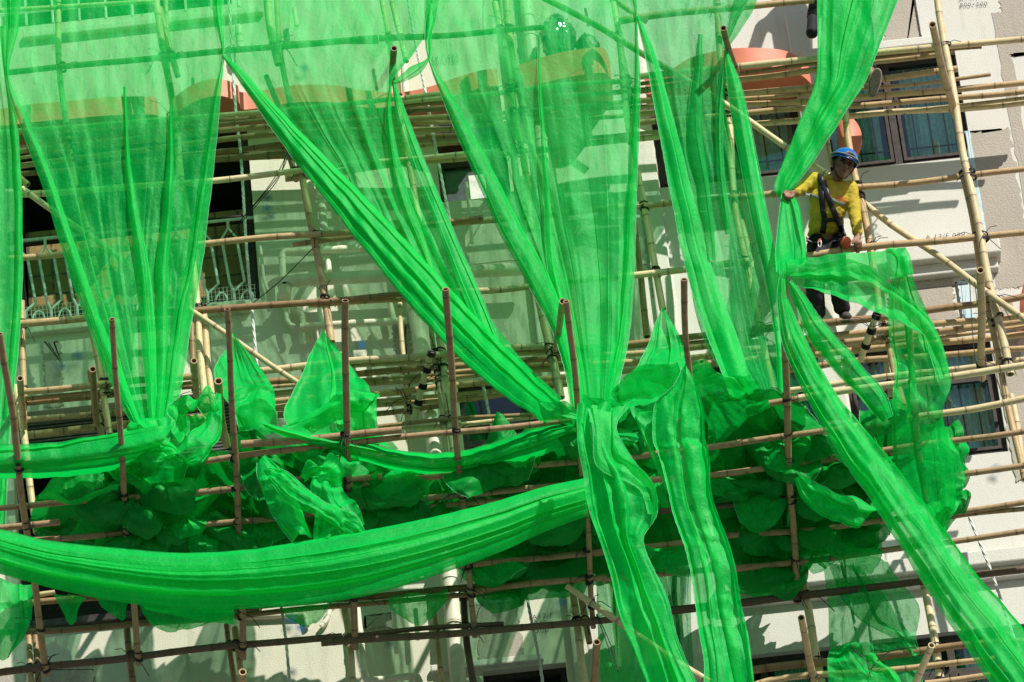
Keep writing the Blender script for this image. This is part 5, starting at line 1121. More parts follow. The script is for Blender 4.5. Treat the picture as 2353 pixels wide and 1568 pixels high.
# shaded heap lying on the fan: back layers along its whole length
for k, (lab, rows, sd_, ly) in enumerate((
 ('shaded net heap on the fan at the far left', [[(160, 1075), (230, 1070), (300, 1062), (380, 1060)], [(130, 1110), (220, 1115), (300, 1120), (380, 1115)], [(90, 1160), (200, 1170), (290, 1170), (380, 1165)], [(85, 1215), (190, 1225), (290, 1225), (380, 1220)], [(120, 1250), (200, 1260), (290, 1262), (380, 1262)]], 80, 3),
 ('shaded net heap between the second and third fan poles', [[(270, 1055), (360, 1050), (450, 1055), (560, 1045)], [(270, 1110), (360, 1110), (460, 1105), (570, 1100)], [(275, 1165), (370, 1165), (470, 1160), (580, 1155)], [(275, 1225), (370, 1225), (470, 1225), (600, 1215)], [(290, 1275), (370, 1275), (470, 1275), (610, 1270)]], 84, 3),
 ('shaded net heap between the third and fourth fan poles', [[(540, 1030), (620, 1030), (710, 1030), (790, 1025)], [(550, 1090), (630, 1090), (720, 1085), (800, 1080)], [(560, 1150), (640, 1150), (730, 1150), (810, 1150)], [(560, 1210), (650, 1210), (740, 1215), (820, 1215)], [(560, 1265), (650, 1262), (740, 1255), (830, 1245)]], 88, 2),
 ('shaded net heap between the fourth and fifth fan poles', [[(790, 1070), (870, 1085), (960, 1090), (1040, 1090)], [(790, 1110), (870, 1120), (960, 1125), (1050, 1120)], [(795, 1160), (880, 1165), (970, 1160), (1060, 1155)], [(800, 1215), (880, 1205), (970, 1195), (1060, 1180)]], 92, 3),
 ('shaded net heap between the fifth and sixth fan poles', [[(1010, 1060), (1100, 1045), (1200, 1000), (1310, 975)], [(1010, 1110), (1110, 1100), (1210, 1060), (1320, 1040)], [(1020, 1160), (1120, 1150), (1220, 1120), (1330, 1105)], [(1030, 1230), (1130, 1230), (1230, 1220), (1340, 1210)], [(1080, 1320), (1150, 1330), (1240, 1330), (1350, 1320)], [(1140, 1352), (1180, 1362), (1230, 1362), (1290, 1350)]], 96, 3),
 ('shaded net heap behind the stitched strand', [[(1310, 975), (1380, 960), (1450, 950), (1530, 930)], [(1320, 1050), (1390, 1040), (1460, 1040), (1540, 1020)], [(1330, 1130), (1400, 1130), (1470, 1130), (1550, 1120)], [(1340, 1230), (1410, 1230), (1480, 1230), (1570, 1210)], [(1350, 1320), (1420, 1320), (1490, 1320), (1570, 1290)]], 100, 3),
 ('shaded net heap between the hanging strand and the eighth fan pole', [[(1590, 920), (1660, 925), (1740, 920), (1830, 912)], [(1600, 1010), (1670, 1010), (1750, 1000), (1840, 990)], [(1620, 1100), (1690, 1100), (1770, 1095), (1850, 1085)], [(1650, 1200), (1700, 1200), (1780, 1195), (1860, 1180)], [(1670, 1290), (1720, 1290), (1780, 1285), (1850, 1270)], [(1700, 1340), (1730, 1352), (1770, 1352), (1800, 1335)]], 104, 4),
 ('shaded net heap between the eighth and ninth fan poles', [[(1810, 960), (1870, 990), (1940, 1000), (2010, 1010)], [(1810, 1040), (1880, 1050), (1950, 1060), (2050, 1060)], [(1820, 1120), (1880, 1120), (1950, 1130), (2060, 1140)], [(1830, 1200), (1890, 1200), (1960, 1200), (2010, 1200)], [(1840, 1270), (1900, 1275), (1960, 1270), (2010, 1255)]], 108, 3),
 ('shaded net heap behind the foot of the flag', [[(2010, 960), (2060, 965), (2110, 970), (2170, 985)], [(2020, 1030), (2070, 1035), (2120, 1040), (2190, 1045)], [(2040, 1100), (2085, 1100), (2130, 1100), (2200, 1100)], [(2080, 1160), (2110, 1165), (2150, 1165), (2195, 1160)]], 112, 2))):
    bundle(lab, rows, -.24, sd_, layers=ly+1, cra=.24, dd=.13, nu=90, nv=80, folds=2, mat='net_heap_shaded', puffs=12)
shade_net = Net()  # added back layer, mostly unseen, placed to shade the lower left wall
shade_net.patch([D3([(255, 1055), (450, 1050), (640, 1045), (830, 1075), (1010, 1075)], 1.05), D3([(250, 1130), (450, 1125), (640, 1125), (830, 1130), (1010, 1130)], 1.0), D3([(250, 1220), (450, 1220), (640, 1220), (830, 1215), (1010, 1200)], .95), D3([(200, 1320), (450, 1330), (640, 1330), (830, 1320), (1000, 1290)], .92), D3([(215, 1365), (450, 1385), (640, 1385), (820, 1370), (960, 1330)], .90)], folds=6, amp=.05, ov=.8, wr=.03, cr_amp=.2, nu=150, nv=90, seed=201)
shade_net.patch([D3([(120, 1300), (300, 1330), (560, 1340), (800, 1320)], 1.2), D3([(140, 1345), (300, 1380), (560, 1392), (800, 1370)], 1.1)], folds=5, amp=.05, ov=.8, wr=.02, cr_amp=.16, nu=110, nv=40, seed=202)
shade_net.build('added dark layer of net behind the wide swag, shading the wall', 'net_heap_shaded')
# brighter folds lying on top of the heap
bundle('triangular sheet of net stretched in the shade left of the eighth fan pole', [[(1640, 920), (1700, 922), (1780, 912), (1850, 900)], [(1632, 960), (1680, 955), (1740, 940), (1800, 925)], [(1628, 1010), (1660, 1000), (1700, 975), (1740, 950)], [(1625, 1060), (1645, 1045), (1665, 1020), (1690, 990)]], -.12, 120, cra=.06, mat='net')
bundle('looped fold of net sagging right of the eighth fan pole', [[(1830, 1100), (1860, 1090), (1900, 1110)], [(1850, 1135), (1890, 1135), (1930, 1130)], [(1880, 1165), (1920, 1165), (1960, 1150)], [(1940, 1190), (1970, 1185), (1990, 1150)], [(2000, 1208), (2015, 1185), (2005, 1120)], [(2035, 1195), (2035, 1160), (2000, 1070)]], -.1, 123, cra=.07, hem=0, nu=50)
bundle('ruffled loops of net by the eighth fan pole', [[(1690, 1170), (1740, 1165), (1790, 1160)], [(1700, 1200), (1745, 1200), (1795, 1190)], [(1700, 1240), (1745, 1245), (1800, 1240)], [(1710, 1275), (1760, 1280), (1815, 1275)]], -.12, 126, cra=.16, hem=1, folds=3, nu=60)
bundle('small twist of net tied over the second fan bar', [[(95, 1140), (105, 1132)], [(125, 1150), (130, 1138)], [(160, 1160), (162, 1150)], [(200, 1155), (205, 1135)], [(240, 1140), (245, 1118)], [(275, 1130), (280, 1105)]], .05, 128, cra=.05, folds=1, nu=30, mat='net_dense')
bundle('drooping flap of net in the shade left of the second fan pole', [[(180, 1195), (230, 1160), (280, 1150)], [(150, 1230), (220, 1200), (290, 1190)], [(140, 1250), (210, 1240), (285, 1225)]], -.1, 130, cra=.12)
bundle('curled net edge below the crumpled bundle', [[(290, 1070), (350, 1078), (400, 1072), (455, 1060)], [(300, 1100), (350, 1108), (400, 1098), (440, 1090)], [(320, 1125), (360, 1130), (390, 1120), (412, 1128)]], -.08, 133, cra=.14, hem=1)
bundle('sheet of net hanging behind the fan bars right of the fourth fan pole', [[(800, 1090), (850, 1095), (900, 1100), (940, 1095)], [(810, 1130), (860, 1135), (920, 1130), (985, 1120)], [(860, 1180), (890, 1185), (930, 1180), (975, 1160)], [(880, 1215), (900, 1215), (930, 1205), (960, 1190)]], -.05, 136, cra=.08, mat='net_dense')
Lp = Net()
Lp.band([(1830, 1095, 20, 2.1), (1862, 1130, 46, 2.15), (1915, 1165, 58, 2.18), (1975, 1180, 62, 2.18), (2022, 1165, 56, 2.15), (2042, 1110, 34, 2.1), (2030, 1060, 16, 2.05)], folds=3, amp=.05, ov=1.0, wr=.02, cr_amp=.05, nu=60, nv=90, seed=301, hem=1)
Lp.band([(1900, 1000, 20, 2.0), (1950, 1040, 50, 2.05), (1990, 1085, 60, 2.1), (2010, 1130, 40, 2.1)], folds=2, amp=.05, ov=1.0, wr=.02, cr_amp=.06, nu=40, nv=60, seed=302)
Lp.build('bright loop of net sagging like a hammock beside the long diagonal strand', 'net_dense')
Lq = Net()
Lq.band([(2170, 985, 30, 2.3), (2185, 1050, 44, 2.3), (2188, 1110, 44, 2.25), (2168, 1170, 40, 2.2), (2140, 1220, 20, 2.1)], folds=3, amp=.05, ov=1.0, wr=.03, cr_amp=.09, nu=50, nv=80, seed=303, hem=0)
Lq.build('crumpled vertical roll of net at the right end of the heap', 'net')
# hanging tatters below
def tatter(label, rows, d, seed, mat='net', cra=.06, **kw):
    k = Net(); k.patch([D3(r, d) for r in rows], folds=kw.pop('folds', 3), amp=.03, ov=.8, wr=.02, cr_amp=cra, nu=60, nv=60, seed=seed, **kw); k.build(label, mat)
tatter('torn net hanging at the bottom left corner', [[(-20, 1330), (30, 1338), (78, 1335)], [(-20, 1400), (35, 1400), (80, 1395)], [(-20, 1460), (25, 1465), (62, 1455)], [(-20, 1510), (10, 1520), (45, 1490)]], .95, 140, 'net_dense')
tatter('small drooping tip of net below the swag at the left', [[(125, 1372), (160, 1375), (200, 1370)], [(135, 1400), (160, 1405), (180, 1395)], [(150, 1432), (160, 1438), (170, 1430)]], 1.0, 141, 'net_dense')
tatter('second drooping tip of net before the dark planter', [[(220, 1370), (260, 1372), (300, 1368)], [(240, 1395), (265, 1398), (290, 1392)], [(270, 1418), (280, 1422), (288, 1415)]], 1.0, 142, 'net_dense')
tatter('dark sagging net belly under the swag', [[(315, 1380), (380, 1385), (450, 1390), (525, 1400)], [(325, 1415), (385, 1425), (450, 1425), (520, 1415)], [(340, 1440), (385, 1455), (430, 1450), (480, 1425)]], 1.0, 143, 'net_dense')
tatter('sheer net corner below the swag over the pipes', [[(645, 1400), (690, 1395), (760, 1385)], [(660, 1420), (695, 1420), (745, 1408)], [(690, 1440), (705, 1442), (725, 1430)]], .9, 144, 'net')
tatter('sheer net tip hanging over the soil pipe at the bottom', [[(895, 1372), (955, 1365), (1025, 1355)], [(905, 1400), (960, 1400), (1018, 1385)], [(940, 1425), (960, 1440), (985, 1420)]], .9, 145, 'net')
tatter('sheer dark green net curtain at the bottom right of centre', [[(1370, 1320), (1420, 1325), (1475, 1330), (1530, 1320)], [(1372, 1400), (1420, 1400), (1475, 1400), (1540, 1390)], [(1376, 1500), (1425, 1500), (1480, 1500), (1560, 1490)], [(1380, 1620), (1430, 1620), (1490, 1620), (1570, 1620)]], .55, 146, 'net', cra=.02)
tatter('old brownish net strip between the two hanging strands', [[(1535, 1290), (1560, 1285), (1590, 1270)], [(1540, 1380), (1565, 1380), (1588, 1375)], [(1550, 1470), (1570, 1470), (1590, 1465)], [(1565, 1600), (1580, 1600), (1595, 1600)]], .6, 147, 'net_old', cra=.03)
tatter('thin torn net hanging over the pale ledge at the lower right', [[(1890, 1290), (1940, 1288), (1990, 1285), (2040, 1290)], [(1890, 1350), (1950, 1350), (2010, 1345), (2075, 1350)], [(1898, 1410), (1965, 1415), (2040, 1410), (2110, 1405)], [(1900, 1470), (1970, 1470), (2040, 1465), (2105, 1470)], [(1905, 1540), (1970, 1540), (2030, 1540), (2120, 1530)], [(1905, 1620), (1970, 1620), (2030, 1620), (2110, 1620)]], .75, 148, 'net_thin', cra=.06, hem=1)
tatter('second thin net layer folded in the lower right', [[(1900, 1290), (1950, 1300), (1975, 1300)], [(1930, 1370), (1985, 1365), (2020, 1350)], [(1975, 1420), (2020, 1425), (2060, 1420)], [(2020, 1450), (2060, 1460), (2090, 1460)], [(2080, 1500), (2095, 1510), (2110, 1500)]], .82, 149, 'net_thin', cra=.05)
tatter('bright rumpled net foot at the bottom right', [[(1910, 1495), (1960, 1480), (2010, 1490)], [(1905, 1530), (1965, 1530), (2030, 1535)], [(1905, 1560), (1980, 1565), (2060, 1560)], [(1905, 1620), (1990, 1620), (2060, 1620)]], .86, 150, 'net', cra=.1)
tatter('shaded net end beside the window on the right', [[(2080, 1160), (2120, 1165), (2175, 1160)], [(2100, 1190), (2135, 1200), (2172, 1200)], [(2130, 1215), (2145, 1235), (2168, 1240)]], 1.9, 151, 'net_dense')
tatter('dark net behind the far left strip below the swag', [[(-40, 1090), (-10, 1090), (10, 1090)], [(-40, 1150), (-10, 1150), (8, 1150)], [(-40, 1220), (-20, 1220), (0, 1220)]], 1.3, 152, 'net')
# ------------------------------------------------------------------ ropes and wires
def rope(label, pts, r=.011, cat='rope', group='white ropes hanging down the facade'):
    base = [tuple(p) for p in pts]; n = 160; c = [P(*cr(base, i/n)) for i in range(n+1)]
    q = MB(); tl = sum((c[i+1]-c[i]).length for i in range(n)); m_ = int(tl/.012); 
    cc = [P(*cr(base, i/m_)) for i in range(m_+1)]
    for s in range(3):
        q.tube([p+Vector((math.cos(i*.42+s*math.tau/3)*r*.62, math.sin(i*.42+s*math.tau/3)*r*.62, 0)) for i, p in enumerate(cc)], r*.62, 5)
    o = q.build('rope', M['rope'], None, True); tag(o, label, cat, group); return o
rope('white rope hanging beside the balcony doorway', [(524, -30, .5), (542, 256, .5), (553, 354, .5), (563, 517, .5), (570, 618, .5), (591, 842, .5)])
rope('white rope running behind the middle nets past the bathroom window', [(932, -30, .45), (955, 101, .45), (975, 199, .45), (1007, 371, .45), (1038, 527, .45), (1062, 640, .45), (1100, 844, .45), (1114, 904, .45), (1136, 1009, .45)])
rope('white rope end over the painted code at the bottom', [(1205, 1340, .4), (1221, 1426, .4), (1236, 1500, .4), (1252, 1600, .4)])
rope('white rope at the bottom left of the kinked pipe', [(646, 1390, .4), (654, 1450, .4), (660, 1504, .4), (668, 1600, .4)])
rope('white rope hanging left of the worker', [(1690, 150, .6), (1700, 220, .6), (1723, 303, .6), (1745, 420, .6), (1767, 526, .6), (1784, 600, .6)])
rope('white rope crossing the sunlit wall at the lower right', [(2160, 1000, .7), (2178, 1051, .7), (2217, 1163, .7), (2275, 1307, .7), (2316, 1426, .7), (2362, 1560, .7)])
rope('white rope behind the thin torn net at the lower right', [(1930, 1280, .4), (1955, 1392, .4), (1972, 1480, .4), (1990, 1600, .4)])
rope('second shorter white rope behind the thin torn net', [(1996, 1430, .4), (2004, 1500, .4), (2014, 1600, .4)], .009)
def wire(label, lines, r=.004):
    q = MB()
    for pts in lines: q.tube([P(*cr(pts, i/24)) for i in range(25)], r, 5)
    o = q.build('wire', M['wire'], None, True); tag(o, label, 'wire', 'black wires on the scaffold')
wire('bunch of thin black wires sagging from the dark upright past the blue dots', [[(668, 340, .7), (648, 392, .7), (612, 440, .6), (560, 500, .5)], [(664, 344, .7), (638, 398, .7), (604, 446, .6), (548, 512, .5)], [(660, 350, .7), (640, 410, .7), (600, 460, .6), (530, 540, .5)]])
wire('taut black wire slanting across the thick waste pipe', [[(718, 572, .8), (650, 640, .6), (590, 690, .4), (560, 712, .3)]])
wire('thin black wire hanging beside the hollow stub at the right', [[(2228, 640, 1.1), (2232, 720, 1.1), (2238, 800, 1.1), (2246, 850, 1.1)], [(2240, 648, 1.1), (2246, 700, 1.1)]])
wire('pair of long black strip ends dangling below the lower brace', [[(1372, 1412, 1.0), (1394, 1460, 1.0), (1410, 1500, 1.0), (1420, 1545, 1.0)], [(1370, 1412, 1.0), (1388, 1460, 1.0), (1402, 1500, 1.0), (1408, 1530, 1.0)]])
wire('curved black wire end by the bottom right platform', [[(1956, 1488, .9), (1990, 1520, .9), (2000, 1555, .9)], [(2000, 1540, .9), (2025, 1510, .9), (2060, 1492, .9), (2105, 1488, .9)]])
# ------------------------------------------------------------------ wrapped dark bundle hanging at the top
m, n, out = mat_new('clear_plastic'); b = N(n, 'ShaderNodeBsdfPrincipled', i_Roughness=.12); b.inputs['Base Color'].default_value = (.012, .03, .02, 1); b.inputs['Specular IOR Level'].default_value = .9; b.inputs['Coat Weight'].default_value = 1
n.links.new(b.outputs[0], out.inputs[0]); M['wrap'] = m
def blob(c, rx, ry, rz, seed, amp=.2, nu=40, nv=28):
    q = MB()
    for j in range(nv+1):
        ph = math.pi*j/nv
        for i in range(nu):
            th = math.tau*i/nu; v = Vector((math.sin(ph)*math.cos(th), math.sin(ph)*math.sin(th), math.cos(ph)))
            s = 1+amp*(crumple(v*.8, seed)-.4)
            q.v.append(c+Vector((v.x*rx*s, v.y*ry*s, v.z*rz*s)))
    for j in range(nv):
        for i in range(nu): q.f.append((j*nu+i, (j+1)*nu+i, (j+1)*nu+(i+1) % nu, j*nu+(i+1) % nu))
    return q
wb = empty('wrapped_bundle', 'dark bundle wrapped in shiny clear plastic hanging behind the top centre net', 'bundle', P(1285, 110, .3)); cw = P(1285, 110, .3)
blob(P(1283, 88, .32)-cw, .14, .12, .22, 3, .35).build('bag', M['wrap'], wb, True)
blob(P(1300, 165, .28)-cw, .13, .1, .2, 5, .5).build('bag', M['wrap'], wb, True)
dk = empty('tool_bag', 'dark cloth tool bag hanging right of the wrapped bundle', 'bag', P(1350, 130, .25)); cd = P(1350, 130, .25)
blob(P(1352, 120, .25)-cd, .10, .08, .17, 8, .4).build('bag', M['tie'], dk, True)
q = MB(); q.tube([P(1352, 60, .25)-cd, P(1345, 20, .25)-cd], .012, 6); q.build('strap', M['tie'], dk)

# ------------------------------------------------------------------ people
def capsules(parts, voxel, smooth=4, disp=None):
    """parts: list of [(point, radius), ...] chains -> one continuous skin"""
    q = MB()
    for ch in parts:
        for i, (p, r) in enumerate(ch):
            b = len(q.v); nu, nv = 12, 8
            rr = r if isinstance(r, tuple) else (r, r, r)
            for j in range(nv+1):
                ph = math.pi*j/nv
                for k in range(nu):
                    th = math.tau*k/nu; q.v.append(p+Vector((math.sin(ph)*math.cos(th)*rr[0], math.sin(ph)*math.sin(th)*rr[1], math.cos(ph)*rr[2])))
            for j in range(nv):
                for k in range(nu): q.f.append((b+j*nu+k, b+(j+1)*nu+k, b+(j+1)*nu+(k+1) % nu, b+j*nu+(k+1) % nu))
            if i:
                p0, r0 = ch[i-1]; r0 = min(r0) if isinstance(r0, tuple) else r0; r1 = min(rr); L_ = (p-p0).length
                if L_ > 1e-4: q.tube([p0, p], [r0*.99, r1*.99], 12)
    o = mesh_obj('tmp', q.v, q.f)
    rm = o.modifiers.new('r', 'REMESH'); rm.mode = 'VOXEL'; rm.voxel_size = voxel
    sm = o.modifiers.new('s', 'SMOOTH'); sm.iterations = smooth; sm.factor = .5
    me = bpy.data.meshes.new_from_object(o.evaluated_get(bpy.context.evaluated_depsgraph_get())); bpy.data.objects.remove(o)
    if disp:
        for v in me.vertices: v.co = v.co+v.normal*disp(v.co)
    me.polygons.foreach_set('use_smooth', [True]*len(me.polygons)); me.materials.clear(); return me
def place(me, name, mat, parent=None):
    o = bpy.data.objects.new(name, me); me.materials.append(mat); return link(o, parent)
skin = simple('skin', (.30, .15, .09), .5, 0, .12, 25); M['skin'] = skin
M['skin_glove'] = simple('worn_hand', (.48, .26, .22), .6, 0, .2, 40)
M['shirt'] = simple('yellow_shirt', (.56, .44, .035), .8, 0, .08, 12, bump=.2)
M['trousers'] = simple('black_trousers', (.018, .018, .024), .8, 0, .2, 14)
M['grey_shoe'] = simple('grey_shoe', (.09, .085, .075), .8, 0, .2, 30); M['sole'] = simple('shoe_sole', (.09, .075, .06), .7, 0, .15, 30); M['rim'] = simple('shoe_rim', (.35, .32, .27), .7)
M['helmet'] = simple('blue_helmet', (.01, .16, .52), .22, 0, .03, 8, spec=.6)
M['reflect'] = simple('grey_reflective_strip', (.28, .33, .30), .4); M['hair'] = simple('black_hair', (.012, .01, .01), .6); M['orange'] = simple('orange_plastic', (.75, .13, .03), .45)
def ZM(x, y, d): return P(1752.3+.2016*x, 287.3+.2016*y, d)
def wrinkle(a, sc_=1.0):
    def f(c):
        q = Vector((c.x*9*sc_, c.y*9*sc_, c.z*16*sc_)); return a*(ridged(q)*.7+ridged(q*2.3)*.35-.5)
    return f
neck = ZM(790, 640, 1.03); chest = ZM(760, 850, .98); waist = ZM(720, 1130, .86); pelvis = ZM(705, 1370, .74)
shL = ZM(990, 730, .98); elL = ZM(1050, 1010, .97); wrL = ZM(1082, 1235, 1.0)
shR = ZM(585, 640, .96); elR = ZM(440, 730, 1.02); wrR = ZM(335, 785, 1.12)
hipA = ZM(640, 1400, .72); hipB = ZM(800, 1390, .72)
kneeA = P(1872, 655, .98); ankA = P(1880, 735, .78); kneeB = P(1925, 650, 1.0); ankB = P(1938, 722, .80)
# head frame
hc = ZM(915, 470, 1.12); hf = Vector((.30, -.86, -.42)).normalized(); hu = Vector((.42, -.22, .88)); hu = (hu-hf*hu.dot(hf)).normalized(); hx = hf.cross(hu).normalized()
def HP(x, y, z): return hc+hx*x+hf*y+hu*z
fingers = []
def chain(ps, r0, r1): return [(p, r0+(r1-r0)*i/(len(ps)-1)) for i, p in enumerate(ps)]
hL = ZM(1085, 1330, 1.03)
handL = [[(wrL, .026), (ZM(1080, 1290, 1.03), (.034, .020, .03)), (ZM(1085, 1340, 1.04), (.038, .018, .03))]]
for (x, ln) in ((1050, 92), (1075, 112), (1100, 108), (1120, 84)): handL.append(chain([ZM(x, 1340, 1.045), ZM(x+2, 1340+ln*.5, 1.03), ZM(x, 1340+ln*.85, 1.0), ZM(x-4, 1345+ln, .965)], .0105, .0075))
handL.append(chain([ZM(1060, 1290, 1.04), ZM(1030, 1320, 1.06), ZM(1025, 1355, 1.06)], .013, .009))
handR = [[(wrR, .026), (ZM(300, 790, 1.17), (.032, .026, .03))]]
for k, (x, y) in enumerate(((232, 790), (250, 820), (275, 835), (305, 838))): handR.append(chain([ZM(x+38, y-38, 1.20), ZM(x+10, y-10, 1.215), ZM(x, y+18, 1.195), ZM(x+16, y+32, 1.165)], .0115, .0085))
handR.append(chain([ZM(330, 775, 1.19), ZM(352, 795, 1.20), ZM(345, 822, 1.20)], .013, .010))
face = [[(HP(0, -.012, .035), (.078, .092, .095))], [(HP(0, .035, -.055), .052), (HP(0, .05, -.082), .036)], [(HP(-.03, .03, -.05), .036)], [(HP(.03, .03, -.05), .036)],
        [(HP(0, .082, .012), .011), (HP(0, .104, -.018), .0155)], [(HP(-.013, .09, -.022), .010)], [(HP(.013, .09, -.022), .010)],
        [(HP(-.042, .068, -.008), .024)], [(HP(.042, .068, -.008), .024)], [(HP(-.05, .06, .045), .016), (HP(0, .082, .045), .017), (HP(.05, .06, .045), .016)],
        [(HP(-.022, .076, -.055), .008), (HP(0, .086, -.051), .009), (HP(.022, .076, -.055), .008)], [(HP(-.018, .074, -.070), .008), (HP(0, .084, -.072), .010), (HP(.018, .074, -.070), .008)],
        [(HP(-.082, -.01, .015), .014), (HP(-.086, -.016, -.01), .013), (HP(-.08, -.008, -.03), .009)], [(HP(.082, -.01, .015), .014), (HP(.086, -.016, -.01), .013), (HP(.08, -.008, -.03), .009)]]
bodyp = face+handL+handR+[[(HP(0, -.02, -.06), .055), (neck, .06), (chest, (.13, .09, .12)), (waist, (.12, .085, .1)), (pelvis, (.13, .10, .09))],
    [(chest, .06), (shR, .055), (elR, .042), (wrR, .028)], [(chest, .06), (shL, .055), (elL, .042), (wrL, .028)],
    [(hipA, .085), (kneeA, .058), (ankA, .04)], [(hipB, .085), (kneeB, .058), (ankB, .04)]]
me = capsules(bodyp, .006, 2); man = place(me, 'person', M['skin'])
tag(man, 'worker in a blue helmet and yellow shirt leaning over the rail, gripping green net', 'person')
# glove-like reddish hands are skin too; clothing
sh = [[(neck-Vector((0, 0, .015)), .062), (chest, (.165, .115, .13)), (ZM(740, 990, .93), (.155, .115, .12)), (waist, (.150, .11, .11)), (ZM(712, 1230, .80), (.145, .11, .06))],
      [(ZM(900, 740, 1.0), .085), (shL, .072), (ZM(1030, 880, .97), .060), (elL, .055), (ZM(1072, 1130, .985), .047), (ZM(1082, 1228, 1.0), .041)],
      [(ZM(700, 690, 1.0), .085), (shR, .072), (ZM(510, 690, .99), .060), (elR, .056), (ZM(380, 765, 1.08), .045)]]
shirt = place(capsules(sh, .009, 5, wrinkle(.010)), 'shirt', M['shirt'], man)
tr_ = [[(ZM(712, 1285, .78), (.14, .105, .05)), (pelvis, (.15, .115, .09))], [(hipA, .10), (kneeA, .080), (P(1878, 715, .84), .070)], [(hipB, .10), (kneeB, .080), (P(1934, 705, .85), .070)]]
place(capsules(tr_, .012, 4, wrinkle(.012, .8)), 'trousers', M['trousers'], man)
# collar
q = MB(); q.tube([neck+Vector((math.cos(t)*.068, math.sin(t)*.060, .012+.014*math.sin(t))) for t in [k*math.tau/20 for k in range(21)]], .017, 8, cap=False); q.build('collar', M['shirt'], shirt, True)
# shoes: B stands on the platform, sole towards us
def shoe(heel, toe, parent, nm='shoe', lab=None, side=None):
    dr = toe-heel; L_ = dr.length; dn_ = dr.normalized(); sd_ = (side-dn_*side.dot(dn_)).normalized() if side else dn_.cross(Vector((0, 0, 1))).normalized(); u_ = sd_.cross(dn_)
    q = MB(); k = 28
    out_ = [(math.cos(t)*L_*.5, math.sin(t)*L_*.18*(1+.14*math.cos(t-.5))) for t in [i*math.tau/k for i in range(k)]]
    c = (heel+toe)/2
    for z, s_ in ((0, .93), (.006, 1), (.026, 1.0), (.03, .96)): q.v += [c+dn_*a*s_+sd_*b*s_+u_*z for a, b in out_]
    for r_ in range(3):
        for i in range(k): q.f.append((r_*k+i, r_*k+(i+1) % k, (r_+1)*k+(i+1) % k, (r_+1)*k+i))
    q.f.append(tuple(range(k))[::-1]); q.f.append(tuple(range(3*k, 4*k)))
    up_ = place(capsules([[(c+dn_*L_*.25+u_*.045, (.045, .045, .032)), (c-dn_*L_*.05+u_*.06, .045), (c-dn_*L_*.28+u_*.065, .042), (c-dn_*L_*.28+u_*.11, .043)]], .009, 3), nm, M['grey_shoe'], parent)
    if lab: up_['label'] = lab
    q.build('sole', M['sole'], up_, False)
    q = MB(); q.tube([c+dn_*a*1.02+sd_*b*1.03+u_*.022 for a, b in out_+out_[:1]], .007, 6, cap=False); q.build('welt', M['rim'], up_, True)
shoe(P(1938, 745, .66), P(1950, 742, .94), man); shoe(P(1880, 752, .64), P(1876, 748, .92), man)
# helmet
q = MB(); nu, nv = 36, 14
for j in range(nv+1):
    ph = math.pi/2*j/nv*1.0
    for i in range(nu):
        th = math.tau*i/nu; v = (math.sin(ph+.0001)*math.cos(th)*.112, math.sin(ph+.0001)*math.sin(th)*.132-.008, .046+math.cos(ph)*.112); q.v.append(HP(*v))
for j in range(nv):
    for i in range(nu): q.f.append((j*nu+i, j*nu+(i+1) % nu, (j+1)*nu+(i+1) % nu, (j+1)*nu+i))
b0 = nv*nu; e0 = len(q.v)
for i in range(nu):
    th = math.tau*i/nu; f_ = max(0, math.sin(th))**1.5; q.v.append(HP(math.cos(th)*(.116+.006*f_), math.sin(th)*(.137+.052*f_)-.008, .040-.018*f_))
e1 = len(q.v)
for i in range(nu):
    th = math.tau*i/nu; q.v.append(HP(math.cos(th)*.106, math.sin(th)*.126-.008, .040))
for i in range(nu):
    j = (i+1) % nu; q.f += [(b0+i, b0+j, e0+j, e0+i), (e0+i, e0+j, e1+j, e1+i)]
hel = q.build('helmet', M['helmet'], man, True)
q = MB(); q.tube([HP(math.cos(t)*.1165, math.sin(t)*.137-.008, .066) for t in [k*math.tau/36 for k in range(37)]], .011, 8, cap=False, flat=.5); q.build('goggle_strap', M['reflect'], hel, True)
q = MB(); 
gp = [HP(.046*math.cos(t)+.0, .134-abs(math.cos(t))*.016, .068+.021*math.sin(t)) for t in [k*math.tau/24 for k in range(25)]]
q.tube(gp, .006, 6, cap=False); q.build('goggle_frame', M['rim'], hel, True)
q = MB(); q.v = gp[:24]; q.f = [tuple(range(24))]; q.build('goggle_lens', M['helmet'], hel)
q = MB()   # small dark blue drawn emblem on the front of the shell
for pts in ([(-.018, .118), (-.004, .12), (-.016, .108), (-.003, .106)], [(.003, .12), (.014, .12)], [(.008, .122), (.008, .104)], [(.018, .12), (.012, .11), (.02, .104)], [(-.02, .099), (.02, .099)]):
    q.tube([HP(x, .108-(z-.1)*.9, z) for x, z in pts], .0018, 5)
q.build('emblem', simple('navy', (.005, .03, .25), .5), hel)
q = MB(); q.tube([HP(-.1, 0, .04), HP(-.082, .02, -.03), HP(-.04, .04, -.105), HP(0, .05, -.118), HP(.04, .04, -.105), HP(.082, .02, -.03), HP(.1, 0, .04)], .005, 6); q.build('chin_strap', M['tie'], hel, True)
hr = place(capsules([[(HP(-.066, -.01, .035), .026), (HP(-.07, -.04, .01), .026), (HP(0, -.085, .0), .04), (HP(.07, -.04, .01), .026), (HP(.066, -.01, .035), .026)]], .007, 2), 'hair', M['hair'], man)
q = MB()
for sx in (-1, 1):
    q.tube([HP(sx*.018, .084, .022), HP(sx*.034, .083, .026), HP(sx*.05, .074, .02)], .0055, 6)
    q.tube([HP(sx*.016, .091, .040), HP(sx*.035, .090, .047), HP(sx*.056, .077, .040)], .005, 6)
q.build('eyebrows', M['hair'], man, True)
q = MB(); q.tube([HP(-.016, .088, -.063), HP(0, .094, -.062), HP(.016, .088, -.063)], .0035, 6); q.build('mouth', simple('mouth_dark', (.05, .015, .012), .6), man, True)
